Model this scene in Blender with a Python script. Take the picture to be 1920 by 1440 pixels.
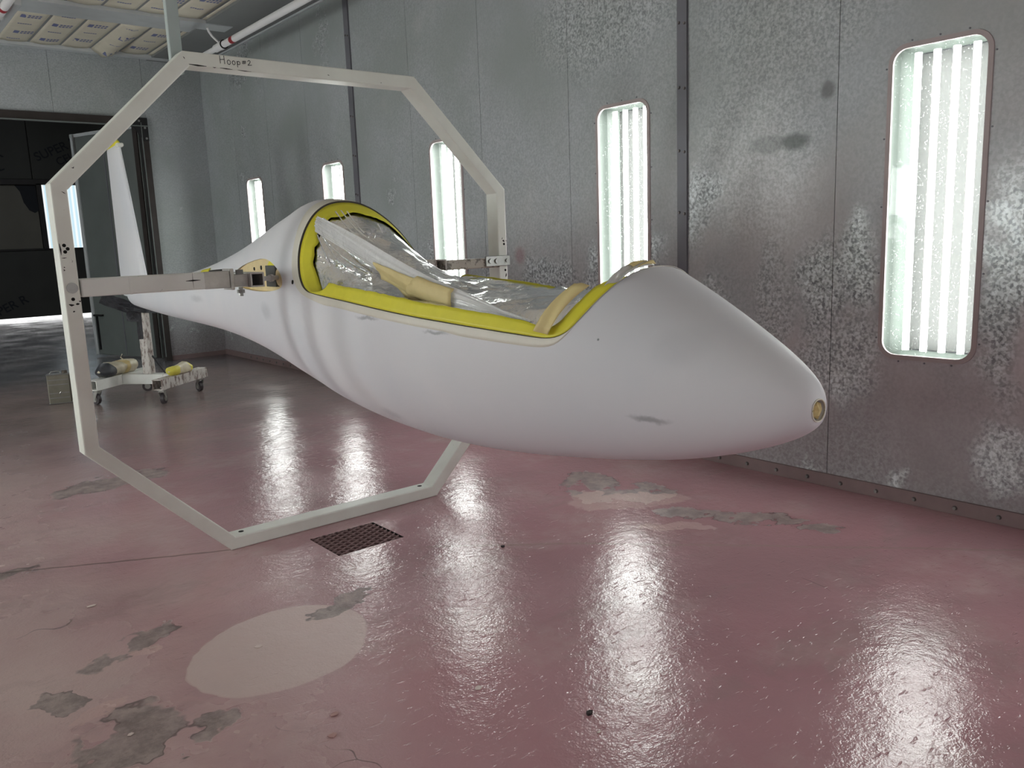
import bpy, bmesh, math, random
import numpy as np
from mathutils import Vector, Matrix

random.seed(7)
RNG = np.random.default_rng(7)
SC = bpy.context.scene
for o in list(bpy.data.objects):
    bpy.data.objects.remove(o)
COL = SC.collection

# ------------------------------------------------------------------ camera, world, exposure
F_PX, YAW, PITCH, ROLL = 1549.6, 0.6829, -0.1724, -0.0372
CAM_Z = 1.2
fw = Vector((math.sin(YAW) * math.cos(PITCH), math.cos(YAW) * math.cos(PITCH), math.sin(PITCH)))
rt = fw.cross(Vector((0, 0, 1))).normalized()
up = rt.cross(fw)
r2 = rt * math.cos(ROLL) + up * math.sin(ROLL)
u2 = up * math.cos(ROLL) - rt * math.sin(ROLL)
cam_data = bpy.data.cameras.new('camera')
cam = bpy.data.objects.new('camera', cam_data)
COL.objects.link(cam)
M = Matrix((r2, u2, -fw)).transposed().to_4x4()
M.translation = (0, 0, CAM_Z)
cam.matrix_world = M
cam_data.sensor_width = 36.0
cam_data.lens = F_PX / 1920 * 36.0
cam_data.clip_start = 0.05
SC.camera = cam
SC.cycles.use_light_tree = False

TUBE_EMIT = 20.0
TUBE_EMIT_FACING = 85.0      # unseen wall's tubes, boosted far above the visible ones as fill
world = bpy.data.worlds.new('world')
SC.world = world
world.use_nodes = True
world.node_tree.nodes['Background'].inputs[0].default_value = (0.9, 0.95, 1.0, 1)
world.node_tree.nodes['Background'].inputs[1].default_value = 0.25
SC.view_settings.view_transform = 'Standard'
SC.view_settings.look = 'None'
SC.view_settings.gamma = 1.0
SC.view_settings.use_curve_mapping = False
SC.view_settings.exposure = 0.0
SC.cycles.max_bounces = 8
SC.cycles.diffuse_bounces = 4
SC.cycles.glossy_bounces = 3
SC.cycles.transmission_bounces = 4
SC.cycles.transparent_max_bounces = 12
SC.cycles.adaptive_threshold = 0.05
SC.cycles.caustics_reflective = False
SC.cycles.caustics_refractive = False

def area(name, loc, rot, sx, sy, watts, rgb=(1, 1, 1)):
    l = bpy.data.lights.new(name, 'AREA'); l.shape = 'RECTANGLE'; l.size = sx; l.size_y = sy; l.energy = watts; l.color = rgb
    o = bpy.data.objects.new(name, l); COL.objects.link(o); o.location = loc; o.rotation_euler = rot
    return o
# added area fill from behind the camera in place of daylight; no door built
area('rear_fill', (0.2, -3.3, 1.7), (math.radians(90), 0, 0), 4.6, 2.6, 42.0, (1.0, 0.97, 0.94))

# added overhead fill that lifts the dark hall beyond the back door
area('hall_fill', (1.5, 13.5, 4.6), (0, 0, 0), 3.0, 5.0, 48.0, (0.9, 0.96, 1.0))

# ------------------------------------------------------------------ measured places (metres)
XW, YB, ZC = 3.517, 9.64, 3.28           # right wall, back wall, ceiling
XL, YF = -3.2, -3.6                     # left wall, wall behind the camera
YH, XH = 3.215, 1.621                    # hoop plane and hoop centre
L_Y0, L_S, L_TOP, L_BOT, L_HW = 1.567, 1.7052, 1.913, 0.648, 0.1874

# ------------------------------------------------------------------ node helpers
def srgb(r, g, b):
    f = lambda c: (c / 255 / 12.92) if c / 255 <= 0.04045 else ((c / 255 + 0.055) / 1.055) ** 2.4
    return (f(r), f(g), f(b), 1.0)

class NT:
    """tiny node-tree writer"""
    def __init__(self, name):
        self.m = bpy.data.materials.new(name)
        self.m.use_nodes = True
        self.t = self.m.node_tree
        self.t.nodes.clear()
        self.out = self.t.nodes.new('ShaderNodeOutputMaterial')
    def n(self, kind, ins=None, **props):
        nd = self.t.nodes.new(kind)
        for k, v in props.items():
            setattr(nd, k, v)
        for k, v in (ins or {}).items():
            self.put(nd.inputs[k], v)
        return nd
    def put(self, sock, v):
        if isinstance(v, bpy.types.NodeSocket):
            self.t.links.new(v, sock)
        elif v is not None:
            if sock.type == 'RGBA' and not hasattr(v, '__len__'):
                v = (v, v, v, 1)
            sock.default_value = v
    def pos(self):
        if not hasattr(self, '_p'):
            self._p = self.n('ShaderNodeNewGeometry').outputs['Position']
        return self._p
    def math(self, op, a, b=0.0, c=None, clamp=False):
        nd = self.n('ShaderNodeMath', {0: a, 1: b}, operation=op, use_clamp=clamp)
        if c is not None:
            self.put(nd.inputs[2], c)
        return nd.outputs[0]
    def vmath(self, op, a, b):
        nd = self.n('ShaderNodeVectorMath', {0: a, 1: b}, operation=op)
        return nd.outputs['Value'] if op in ('LENGTH', 'DOT_PRODUCT', 'DISTANCE') else nd.outputs['Vector']
    def noise(self, scale, detail=4.0, rough=0.55, vec=None, dist=0.0, color=False):
        nd = self.n('ShaderNodeTexNoise', {'Vector': vec if vec is not None else self.pos(), 'Scale': scale,
                                           'Detail': detail, 'Roughness': rough, 'Distortion': dist})
        return nd.outputs['Color'] if color else nd.outputs['Fac']
    def ramp(self, v, lo, hi, smooth=True):
        nd = self.n('ShaderNodeMapRange', {0: v, 1: lo, 2: hi, 3: 0.0, 4: 1.0})
        nd.interpolation_type = 'SMOOTHSTEP' if smooth else 'LINEAR'
        nd.clamp = True
        return nd.outputs[0]
    def mix(self, f, a, b):
        nd = self.n('ShaderNodeMix', data_type='RGBA')
        self.put(nd.inputs[0], f); self.put(nd.inputs[6], a); self.put(nd.inputs[7], b)
        return nd.outputs[2]
    def mixf(self, f, a, b):
        nd = self.n('ShaderNodeMix', data_type='FLOAT')
        self.put(nd.inputs[0], f); self.put(nd.inputs[2], a); self.put(nd.inputs[3], b)
        return nd.outputs[0]
    def warp(self, scale, amt, vec=None):
        vec = vec if vec is not None else self.pos()
        nz = self.noise(scale, 3, 0.65, vec, color=True)
        d = self.vmath('SUBTRACT', nz, (0.5, 0.5, 0.5))
        d = self.vmath('MULTIPLY', d, (amt, amt, amt))
        return self.vmath('ADD', vec, d)
    def blob(self, vec, c, r, rot=0.0, soft=0.04):
        """1 inside an ellipse (x,y) on the floor, 0 outside"""
        mp = self.n('ShaderNodeMapping', {'Vector': self.vmath('SUBTRACT', vec, (c[0], c[1], 0)),
                                          'Rotation': (0, 0, -rot), 'Scale': (1, 1, 1)})
        v = self.vmath('MULTIPLY', mp.outputs[0], (1 / r[0], 1 / r[1], 0))
        ln = self.vmath('LENGTH', v, (0, 0, 0))
        return self.ramp(ln, 1 + soft, 1 - soft)
    def bump(self, h, strength=0.2, dist=0.01, normal=None):
        nd = self.n('ShaderNodeBump', {'Height': h, 'Strength': strength, 'Distance': dist})
        if normal is not None:
            self.put(nd.inputs['Normal'], normal)
        return nd.outputs[0]
    def bsdf(self, base, rough=0.5, metal=0.0, normal=None, spec=0.5, **more):
        b = self.n('ShaderNodeBsdfPrincipled', {'Base Color': base, 'Roughness': rough, 'Metallic': metal,
                                                'Specular IOR Level': spec})
        if normal is not None:
            self.put(b.inputs['Normal'], normal)
        for k, v in more.items():
            self.put(b.inputs[k.replace('_', ' ')], v)
        self.t.links.new(b.outputs[0], self.out.inputs[0])
        return self.m

def plain(name, rgb, rough=0.5, metal=0.0, var=0.08, scale=14.0, bump=0.05):
    t = NT(name)
    nz = t.noise(scale, 5)
    d = tuple(c * (1 - var * 2) for c in rgb[:3]) + (1,)
    l = tuple(min(1, c * (1 + var * 2)) for c in rgb[:3]) + (1,)
    col = t.mix(nz, d, l)
    nrm = t.bump(t.noise(scale * 6, 3), bump, 0.004)
    return t.bsdf(col, rough, metal, nrm)

# ------------------------------------------------------------------ materials
def m_floor():
    t = NT('red_floor_paint')
    p = t.pos()
    sep = t.n('ShaderNodeSeparateXYZ', {0: p})
    X, Y = sep.outputs[0], sep.outputs[1]
    red = t.mix(t.ramp(t.noise(0.9, 3), 0.3, 0.7), srgb(184, 137, 145), srgb(168, 129, 135))
    red = t.mix(t.math('MULTIPLY', t.ramp(t.noise(2.3, 6, 0.65), 0.48, 0.75), 0.7), red, srgb(192, 164, 164))
    # dusty overspray over the left and the back of the booth
    dust = t.math('MULTIPLY', t.ramp(X, 1.5, 0.2), t.ramp(t.noise(1.1, 5), 0.2, 0.65))
    red = t.mix(t.math('MULTIPLY', dust, 0.75), red, srgb(214, 194, 188))
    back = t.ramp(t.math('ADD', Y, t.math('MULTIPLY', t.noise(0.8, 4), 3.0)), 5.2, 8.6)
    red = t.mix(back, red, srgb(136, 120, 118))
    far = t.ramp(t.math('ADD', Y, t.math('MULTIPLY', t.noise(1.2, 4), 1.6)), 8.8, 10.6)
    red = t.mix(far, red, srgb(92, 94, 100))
    wjs = t.warp(4.0, 0.04)
    # broad worn smears
    w1 = t.warp(2.4, 0.35)
    streak = t.noise(3.0, 4, 0.7, t.vmath('MULTIPLY', w1, (0.5, 1.3, 1.0)))
    red = t.mix(t.math('MULTIPLY', t.ramp(streak, 0.52, 0.66), 0.30), red, srgb(156, 134, 134))
    wv = t.warp(7.5, 0.24)
    wv2 = t.warp(9.0, 0.17)
    # bare, lifted patches (flaked paint) and pale freshly primed ones
    pale = t.blob(wjs, (0.92, 2.30), (0.295, 0.245), 0.5, 0.02)
    col = t.mix(t.math('MULTIPLY', pale, 0.75), red, srgb(214, 194, 188))
    grey = None
    for c, r, a in [((0.575, 2.64), (0.16, 0.055), 0.5), ((0.335, 2.42), (0.045, 0.10), 0.3), ((0.44, 2.13), (0.15, 0.13), 0.7),
                    ((0.58, 2.03), (0.12, 0.06), 0.4), ((2.74, 2.78), (0.26, 0.14), 1.0), ((2.86, 2.52), (0.16, 0.12), 0.4),
                    ((2.90, 1.95), (0.17, 0.08), -0.9), ((2.75, 2.22), (0.17, 0.07), -0.9), ((2.99, 1.70), (0.09, 0.05), -0.9),
                    ((1.19, 2.44), (0.12, 0.05), 0.2), ((0.24, 3.62), (0.22, 0.05), -0.2), ((1.02, 4.7), (0.3, 0.14), 0.2)]:
        b = t.blob(wv, c, r, a, 0.10)
        grey = b if grey is None else t.math('MAXIMUM', grey, b)
    g_hole = t.ramp(t.noise(6.5, 3), 0.60, 0.56)
    grey = t.math('MULTIPLY', grey, g_hole)
    col = t.mix(t.math('MULTIPLY', grey, 0.8), col, t.mix(t.ramp(t.noise(14, 5, 0.7), 0.3, 0.7), srgb(104, 98, 94), srgb(172, 158, 154)))
    rim_ = t.math('MULTIPLY', t.math('MULTIPLY', grey, t.math('SUBTRACT', 1.0, grey)), t.ramp(t.noise(5.0, 2), 0.42, 0.55))
    col = t.mix(t.math('MULTIPLY', rim_, 2.6, clamp=True), col, srgb(60, 48, 48))
    pk = None
    for c, r, a in [((0.60, 2.56), (0.05, 0.032), 0.4), ((0.40, 2.30), (0.06, 0.03), 0.2), ((2.70, 2.50), (0.28, 0.11), -0.6),
                    ((2.62, 2.68), (0.10, 0.06), 0.3), ((2.60, 2.12), (0.16, 0.05), -0.8)]:
        b = t.blob(wv2, c, r, a, 0.06)
        pk = b if pk is None else t.math('MAXIMUM', pk, b)
    col = t.mix(t.math('MULTIPLY', pk, 0.7), col, srgb(208, 176, 172))
    # hairline cracks along flaked edges
    vor = t.n('ShaderNodeTexVoronoi', {'Vector': t.warp(1.6, 0.5), 'Scale': 1.7}, feature='DISTANCE_TO_EDGE')
    crack = t.ramp(vor.outputs[0], 0.0045, 0.001)
    crack = t.math('MULTIPLY', crack, t.ramp(t.noise(1.9, 4), 0.60, 0.66))
    col = t.mix(t.math('MULTIPLY', crack, 0.6), col, srgb(44, 34, 34))
    # construction joint
    def line(a, b, wd, x0, x1):
        dx, dy = b[0] - a[0], b[1] - a[1]
        L = math.hypot(dx, dy)
        nx, ny = -dy / L, dx / L
        wj = wjs
        d = t.math('ABSOLUTE', t.math('SUBTRACT', t.vmath('DOT_PRODUCT', wj, (nx, ny, 0)), a[0] * nx + a[1] * ny))
        m = t.ramp(d, wd, wd * 0.3)
        return t.math('MULTIPLY', m, t.math('MULTIPLY', t.ramp(X, x0 - 0.02, x0 + 0.02), t.ramp(X, x1 + 0.02, x1 - 0.02)))
    j1 = line((0.36, 3.631), (1.121, 3.219), 0.010, -1.2, 1.12)
    j2 = line((1.42, 2.93), (2.19, 2.259), 0.012, 1.7, 2.2)
    j3 = line((2.19, 2.259), (3.128, 1.229), 0.016, 2.15, 3.5)
    col = t.mix(t.math('MULTIPLY', j1, 0.6), col, srgb(88, 74, 72))
    col = t.mix(t.math('MULTIPLY', t.math('MAXIMUM', j2, j3), 0.45), col, srgb(160, 136, 132))
    rough = t.mixf(t.ramp(t.noise(2.0, 5), 0.35, 0.7), 0.11, 0.25)
    rough = t.mixf(t.math('MAXIMUM', grey, t.math('MULTIPLY', pale, 0.5)), rough, 0.48)
    rough = t.mixf(t.math('MULTIPLY', dust, 0.6), rough, 0.48)
    h1 = t.noise(130, 2, 0.6)
    h2 = t.noise(24, 3, 0.6)
    h3 = t.noise(3.0, 2, 0.5)
    sc = t.n('ShaderNodeTexNoise', {'Vector': t.vmath('MULTIPLY', p, (20, 62, 1)), 'Scale': 1.0, 'Detail': 2.0}).outputs[0]
    pits = t.ramp(sc, 0.62, 0.74)
    h = t.math('ADD', t.math('MULTIPLY', h1, 0.0007), t.math('MULTIPLY', h2, 0.0020))
    h = t.math('ADD', h, t.math('MULTIPLY', h3, 0.0050))
    h = t.math('SUBTRACT', h, t.math('MULTIPLY', pits, 0.0010))
    n5 = t.bump(h, 1.0, 1.0)
    return t.bsdf(col, rough, 0.0, n5, 0.55)

def m_galv(name='galvanised_steel', tint=(1, 1, 1), bare=0.0):
    t = NT(name)
    p = t.pos()
    sep = t.n('ShaderNodeSeparateXYZ', {0: p})
    Y, Z = sep.outputs[1], sep.outputs[2]
    # overspray: greenish grey high and far with painted shade, mauve grey low and near
    mauve = t.ramp(t.math('ADD', t.math('ADD', t.math('MULTIPLY', Z, -1.0), t.math('MULTIPLY', Y, -0.35)), t.math('MULTIPLY', t.noise(0.9, 4), 1.8)), -2.4, 0.0)
    dust = t.mix(mauve, srgb(152 * tint[0], 159 * tint[1], 158 * tint[2]), srgb(210 * tint[0], 203 * tint[1], 206 * tint[2]))
    dust = t.mix(t.ramp(t.noise(1.4, 5), 0.3, 0.75), dust, srgb(168, 173, 178))
    smoke = t.ramp(t.noise(1.7, 3, 0.5, t.vmath('ADD', p, (5.3, 1.7, 2.9))), 0.62, 0.85)
    dust = t.mix(t.math('MULTIPLY', smoke, 0.5), dust, srgb(196, 196, 196))
    low_shade = t.ramp(t.math('ADD', Z, t.math('MULTIPLY', t.noise(1.6, 4), 0.5)), 1.05, 0.35)  # light falling off down the wall, painted in as a darker colour
    dust = t.mix(t.math('MULTIPLY', low_shade, 0.85), dust, srgb(118, 106, 110))
    # spangle
    v1 = t.n('ShaderNodeTexVoronoi', {'Vector': p, 'Scale': 62.0})
    sp = t.n('ShaderNodeSeparateColor', {0: v1.outputs['Color']}).outputs[0]
    v2 = t.n('ShaderNodeTexNoise', {'Vector': p, 'Scale': 75.0, 'Detail': 1.0}).outputs[0]
    spc = t.mix(t.math('MULTIPLY', t.math('ADD', sp, t.ramp(v2, 0.4, 0.6)), 0.5), srgb(112, 114, 118), srgb(224, 229, 231))
    bm = t.noise(1.15, 5, 0.68, t.vmath('ADD', p, (2.0, 0.7, 9.1)))
    low = t.ramp(t.math('ABSOLUTE', t.math('SUBTRACT', Z, 0.95)), 0.75, 0.0)
    bm = t.math('ADD', bm, t.math('MULTIPLY', low, 0.04))
    bmask = t.ramp(bm, 0.60 - bare, 0.70 - bare)
    yz = t.n('ShaderNodeCombineXYZ', {0: Y, 1: Z, 2: 0.0}).outputs[0]
    yzw = t.warp(4.5, 0.30, yz)
    yzw2 = t.warp(9.0, 0.03, yz)
    for c, r, k in [((2.05, 0.95), (0.13, 0.22), 1), ((1.88, 1.02), (0.09, 0.24), 1), ((1.93, 0.62), (0.20, 0.18), .8), ((1.27, 0.98), (0.10, 0.45), 1),
                    ((3.93, 0.97), (0.24, 0.13), .9), ((2.30, 0.85), (0.10, 0.30), .6), ((1.25, 0.28), (0.10, 0.16), .7), ((3.4, 2.45), (0.5, 0.35), .55), ((2.4, 1.6), (0.35, 0.5), .35),
                    ((2.75, 1.35), (0.10, 0.22), .8), ((2.25, 2.3), (0.5, 0.5), .4)]:
        bmask = t.math('MAXIMUM', bmask, t.math('MULTIPLY', t.blob(yzw, c, r, 0.0, 0.45), k))
    faint = t.math('MULTIPLY', t.ramp(t.noise(0.7, 4), 0.3, 0.6), 0.20)
    mask = t.math('MAXIMUM', bmask, faint)
    col = t.mix(mask, dust, spc)
    for c, r, k, q in [((2.20, 1.597), (0.075, 0.035), .75, srgb(84, 90, 88)), ((2.35, 1.60), (0.10, 0.04), .4, srgb(100, 106, 104)), ((2.04, 1.801), (0.032, 0.036), .7, srgb(96, 96, 96)), ((4.19, 1.095), (0.05, 0.055), .45, srgb(150, 96, 104))]:
        col = t.mix(t.math('MULTIPLY', t.blob(yzw2, c, r, 0.0, 0.45), k), col, q)
    rough = t.mixf(bmask, 0.50, t.mixf(sp, 0.28, 0.44))
    rough = t.mixf(t.ramp(t.noise(1.1, 3, 0.5), 0.35, 0.7), rough, 0.44)
    metal = t.mixf(bmask, 0.08, 0.6)
    nrm = t.bump(t.noise(1.3, 1), 0.25, 0.05)
    return t.bsdf(col, rough, metal, nrm)

def m_primer():
    t = NT('white_primer')
    p = t.pos()
    wsm = t.warp(18, 0.03)
    col = t.mix(t.ramp(t.noise(1.6, 3), 0.35, 0.7), srgb(226, 226, 231), srgb(219, 221, 228))
    sm = t.ramp(t.noise(4.0, 6, 0.7, t.vmath('MULTIPLY', p, (1, 0.5, 1.6))), 0.66, 0.80)
    col = t.mix(t.math('MULTIPLY', sm, 0.35), col, srgb(176, 182, 196))
    # sanded-through smudges
    for c, r, k in [((1.43, 1.268, 0.775), (0.2, 0.07, 0.011), 0.5), ((1.47, 1.20, 0.95), (0.2, 0.09, 0.06), 0.08), ((1.36, 2.40, 0.965), (0.2, 0.10, 0.010), 0.5),
                    ((1.36, 2.0, 0.942), (0.2, 0.08, 0.008), 0.5), ((1.45, 3.5, 0.93), (0.2, 0.10, 0.05), 0.2), ((1.44, 1.402, 0.956), (0.3, 0.0045, 0.0045), 0.9),
                    ((1.55, 2.45, 0.62), (0.3, 0.10, 0.03), 0.25), ((1.70, 4.9, 0.93), (0.3, 0.2, 0.03), 0.22)]:
        w = t.vmath('SUBTRACT', wsm if r[1] > .01 else p, c)
        w = t.vmath('MULTIPLY', w, (1 / r[0], 1 / r[1], 1 / r[2]))
        b = t.ramp(t.vmath('LENGTH', w, (0, 0, 0)), 1.0, 0.2)
        col = t.mix(t.math('MULTIPLY', b, k), col, srgb(96, 104, 112))
    return t.bsdf(col, 0.55, 0.0, None, 0.35)

def m_hoop(name='white_hoop_paint', base=(234, 237, 230), chip=0.70):
    t = NT(name)
    p = t.pos()
    col = t.mix(t.ramp(t.noise(5, 4), 0.35, 0.7), srgb(*base), srgb(base[0] - 10, base[1] - 12, base[2] - 12))
    ch = t.ramp(t.noise(22, 5, 0.75), chip, chip + 0.03)
    col = t.mix(t.math('MULTIPLY', ch, 0.8), col, srgb(74, 66, 60))
    return t.bsdf(col, 0.42, 0.0, t.bump(t.noise(50, 3), 0.05, 0.002))

def m_rusty(name='worn_stand_paint'):
    t = NT(name)
    w = t.vmath('MULTIPLY', t.pos(), (14, 14, 5))
    ch = t.ramp(t.noise(2.2, 6, 0.75, w), 0.48, 0.62)
    col = t.mix(ch, srgb(205, 200, 196), srgb(120, 102, 96))
    return t.bsdf(col, 0.6)

def m_glass():
    t = NT('dusty_glass')
    lp = t.n('ShaderNodeBsdfTransparent', {'Color': (0.93, 0.98, 0.95, 1)})
    gl = t.n('ShaderNodeBsdfGlossy', {'Color': (0.9, 0.95, 0.93, 1), 'Roughness': 0.05})
    df = t.n('ShaderNodeBsdfTranslucent', {'Color': (0.92, 0.95, 0.94, 1)})
    specks = t.ramp(t.noise(150, 0, 0.5), 0.70, 0.76)
    dustf = t.math('ADD', 0.004, t.math('MULTIPLY', specks, 0.10))
    m1 = t.n('ShaderNodeMixShader', {0: dustf, 1: lp.outputs[0], 2: df.outputs[0]})
    m2 = t.n('ShaderNodeMixShader', {0: 0.012, 1: m1.outputs[0], 2: gl.outputs[0]})
    t.t.links.new(m2.outputs[0], t.out.inputs[0])
    return t.m

def m_emit(name, rgb, s):
    t = NT(name)
    e = t.n('ShaderNodeEmission', {'Color': rgb, 'Strength': s})
    t.t.links.new(e.outputs[0], t.out.inputs[0])
    return t.m

def m_plastic(name, clear=0.45, white=0.75):
    t = NT(name)
    p = t.pos()
    nz = t.noise(9, 6, 0.7, t.warp(6, 0.3))
    fold = t.ramp(nz, 0.42, 0.72)
    nrm = t.bump(t.noise(14, 5, 0.6, t.warp(9, 0.15)), 0.5, 0.012)
    tr = t.n('ShaderNodeBsdfTransparent', {'Color': (0.94, 0.95, 0.95, 1)})
    df = t.n('ShaderNodeBsdfDiffuse', {'Color': (white, white, white * 1.01, 1), 'Normal': nrm})
    tl = t.n('ShaderNodeBsdfTranslucent', {'Color': (white, white, white, 1)})
    gl = t.n('ShaderNodeBsdfGlossy', {'Color': (1, 1, 1, 1), 'Roughness': 0.16, 'Normal': nrm})
    a = t.n('ShaderNodeMixShader', {0: 0.35, 1: df.outputs[0], 2: tl.outputs[0]})
    k = t.math('SUBTRACT', clear, t.math('MULTIPLY', fold, 0.35), clamp=True)
    b = t.n('ShaderNodeMixShader', {0: k, 1: a.outputs[0], 2: tr.outputs[0]})
    fr = t.n('ShaderNodeFresnel', {'IOR': 1.45, 'Normal': nrm})
    c = t.n('ShaderNodeMixShader', {0: t.math('ADD', fr.outputs[0], 0.05), 1: b.outputs[0], 2: gl.outputs[0]})
    t.t.links.new(c.outputs[0], t.out.inputs[0])
    return t.m

MAT = dict(
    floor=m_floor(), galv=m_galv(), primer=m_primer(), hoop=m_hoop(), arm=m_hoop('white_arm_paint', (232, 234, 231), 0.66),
    rusty=m_rusty(), glass=m_glass(), tube=m_emit('lamp_glow', (1.0, 0.985, 0.975, 1), TUBE_EMIT), tube_facing=m_emit('lamp_glow_bright', (1.0, 0.985, 0.975, 1), TUBE_EMIT_FACING),
    housing=plain('lamp_housing_white', srgb(96, 104, 99), 0.4, 0, 0.02),
    gasket=plain('gasket_grey', srgb(176, 164, 164), 0.6, 0, 0.06), reflector=plain('lamp_reflector_grey', srgb(76, 77, 76), 0.6, 0, 0.02),
    galv_dark=plain('dark_trim_steel', srgb(112, 112, 120), 0.45, 0.15, 0.10, 6),
    black_steel=plain('black_steel', srgb(40, 40, 42), 0.5, 0.4, 0.15),
    door_steel=plain('door_sheet_steel', srgb(104, 110, 109), 0.5, 0.1, 0.12, 3),
    frame_dark=plain('door_frame_dark', srgb(52, 46, 44), 0.55, 0.3, 0.2, 8),
    base=plain('baseboard_overspray', srgb(122, 102, 102), 0.6, 0.1, 0.08),
    bolt=plain('bolt_steel', srgb(120, 116, 116), 0.4, 0.7, 0.1, 40),
    cream=plain('cream_gelcoat', srgb(222, 218, 206), 0.45, 0, 0.03),
    root=plain('root_rib_cream', srgb(226, 208, 160), 0.5, 0, 0.08, 20),
    yellow=plain('yellow_masking_tape', srgb(234, 226, 62), 0.5, 0, 0.05, 20),
    tan=plain('tan_masking_tape', srgb(226, 208, 150), 0.6, 0, 0.06, 18),
    seal=plain('dark_gap', srgb(70, 66, 60), 0.7),
    inner=plain('cockpit_interior_grey', srgb(66, 67, 64), 0.6),
    hole=plain('hole_black', srgb(12, 11, 11), 0.9),
    steel=plain('clamp_steel', srgb(186, 183, 180), 0.42, 0.35, 0.2, 22),
    rust=plain('rusty_bolt', srgb(140, 92, 66), 0.6, 0.4, 0.25, 40),
    plate=plain('zinc_plate', srgb(150, 150, 148), 0.35, 0.7, 0.15, 30),
    plastic=m_plastic('clear_plastic_sheet', 0.86, 0.85), fold=m_plastic('gathered_plastic', 0.03, 0.97),
    cover=m_plastic('layered_plastic', 0.10, 0.96),
    dark_plastic=plain('dark_crumpled_plastic', srgb(58, 60, 66), 0.28, 0.0, 0.3, 25, 0.6),
    bag=plain('sandbag_film', srgb(206, 196, 172), 0.35, 0, 0.12, 16, 0.5),
    bag_yellow=plain('yellow_bag_tape', srgb(222, 212, 90), 0.45, 0, 0.1, 16, 0.3),
    rubber=plain('caster_rubber', srgb(66, 60, 64), 0.5, 0, 0.1),
    caster=plain('caster_zinc', srgb(170, 168, 164), 0.4, 0.5, 0.1),
    tin=plain('tin_can_metal', srgb(134, 131, 120), 0.38, 0.6, 0.15, 12), tin_lid=plain('tin_can_dark_side', srgb(96, 88, 80), 0.45, 0.5, 0.25, 12),
    pipe=plain('white_pipe', srgb(226, 226, 228), 0.35, 0, 0.03), red=plain('red_pipe_band', srgb(150, 36, 46), 0.5),
    hanger=plain('hanger_grey', srgb(172, 184, 183), 0.5, 0.1, 0.04), ceil=plain('ceiling_sheet', srgb(128, 130, 131), 0.55, 0.1, 0.08, 3),
    beam=plain('ceiling_beam', srgb(200, 204, 207), 0.5, 0.35, 0.08, 5), filt=plain('filter_cream', srgb(206, 200, 184), 0.8, 0, 0.05, 8),
    ink=plain('filter_ink', srgb(112, 118, 158), 0.8, 0, 0.1, 60), black_ink=plain('marker_ink', srgb(42, 48, 52), 0.7),
    board=plain('foil_board_dark', srgb(86, 86, 82), 0.6, 0.0, 0.12, 2), board_tan=plain('tan_board', srgb(136, 132, 122), 0.7, 0, 0.08, 2),
    board_ink=plain('board_ink', srgb(52, 54, 60), 0.8), stile=plain('door_stile', srgb(76, 73, 73), 0.5, 0.2, 0.15, 5),
    scuff=plain('scuff_black', srgb(30, 28, 28), 0.8), grate=plain('drain_grate_iron', srgb(124, 98, 98), 0.55, 0.3, 0.15, 30),
    pit=plain('drain_pit', srgb(26, 22, 22), 0.9), chip=plain('paint_chip_white', srgb(222, 206, 200), 0.6), chip_dark=plain('dark_grit', srgb(50, 42, 42), 0.8),
    window_glow=None,
)
def m_window():
    t = NT('daylit_ribbed_sheet')
    sep = t.n('ShaderNodeSeparateXYZ', {0: t.pos()})
    wv = t.n('ShaderNodeMath', {0: t.math('MULTIPLY', sep.outputs[0], 75.0)}, operation='SINE').outputs[0]
    col = t.mix(t.ramp(wv, -0.6, 0.8), (0.62, 0.84, 0.95, 1), (0.95, 1.0, 1.0, 1))
    e = t.n('ShaderNodeEmission', {'Color': col, 'Strength': 1.0})
    t.t.links.new(e.outputs[0], t.out.inputs[0])
    return t.m
MAT['window_glow'] = m_window()
MAT['day'] = m_emit('daylight', (1, 1, 1, 1), 2.2)

# ------------------------------------------------------------------ object helpers
def wloc(o):
    v = Vector((0, 0, 0))
    while o is not None:
        v += o.location
        o = o.parent
    return v

def empty(name, loc, label=None, cat=None, group=None, kind=None):
    o = bpy.data.objects.new(name, None)
    o.empty_display_size = 0.05
    COL.objects.link(o)
    o.location = loc
    tag(o, label, cat, group, kind)
    return o

def tag(o, label=None, cat=None, group=None, kind=None):
    if label: o['label'] = label
    if cat: o['category'] = cat
    if group: o['group'] = group
    if kind: o['kind'] = kind
    return o

def link(name, me, mat, parent=None, **tags):
    mats = mat if isinstance(mat, (list, tuple)) else [mat]
    for m in mats:
        me.materials.append(m)
    o = bpy.data.objects.new(name, me)
    COL.objects.link(o)
    if parent is not None:
        o.parent = parent
    tag(o, **tags)
    return o

def from_np(name, V, Fc, mat, parent=None, smooth=False, origin=None, **tags):
    """V world coords; mesh stored relative to parent or to origin"""
    V = np.asarray(V, float)
    off = np.array(wloc(parent)) if parent is not None else np.array(origin if origin is not None else V.mean(0))
    me = bpy.data.meshes.new(name)
    me.from_pydata((V - off).tolist(), [], [list(map(int, f)) for f in Fc])
    me.update()
    if smooth:
        me.shade_smooth()
    o = link(name, me, mat, parent, **tags)
    if parent is None:
        o.location = off.tolist()
    return o

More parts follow.
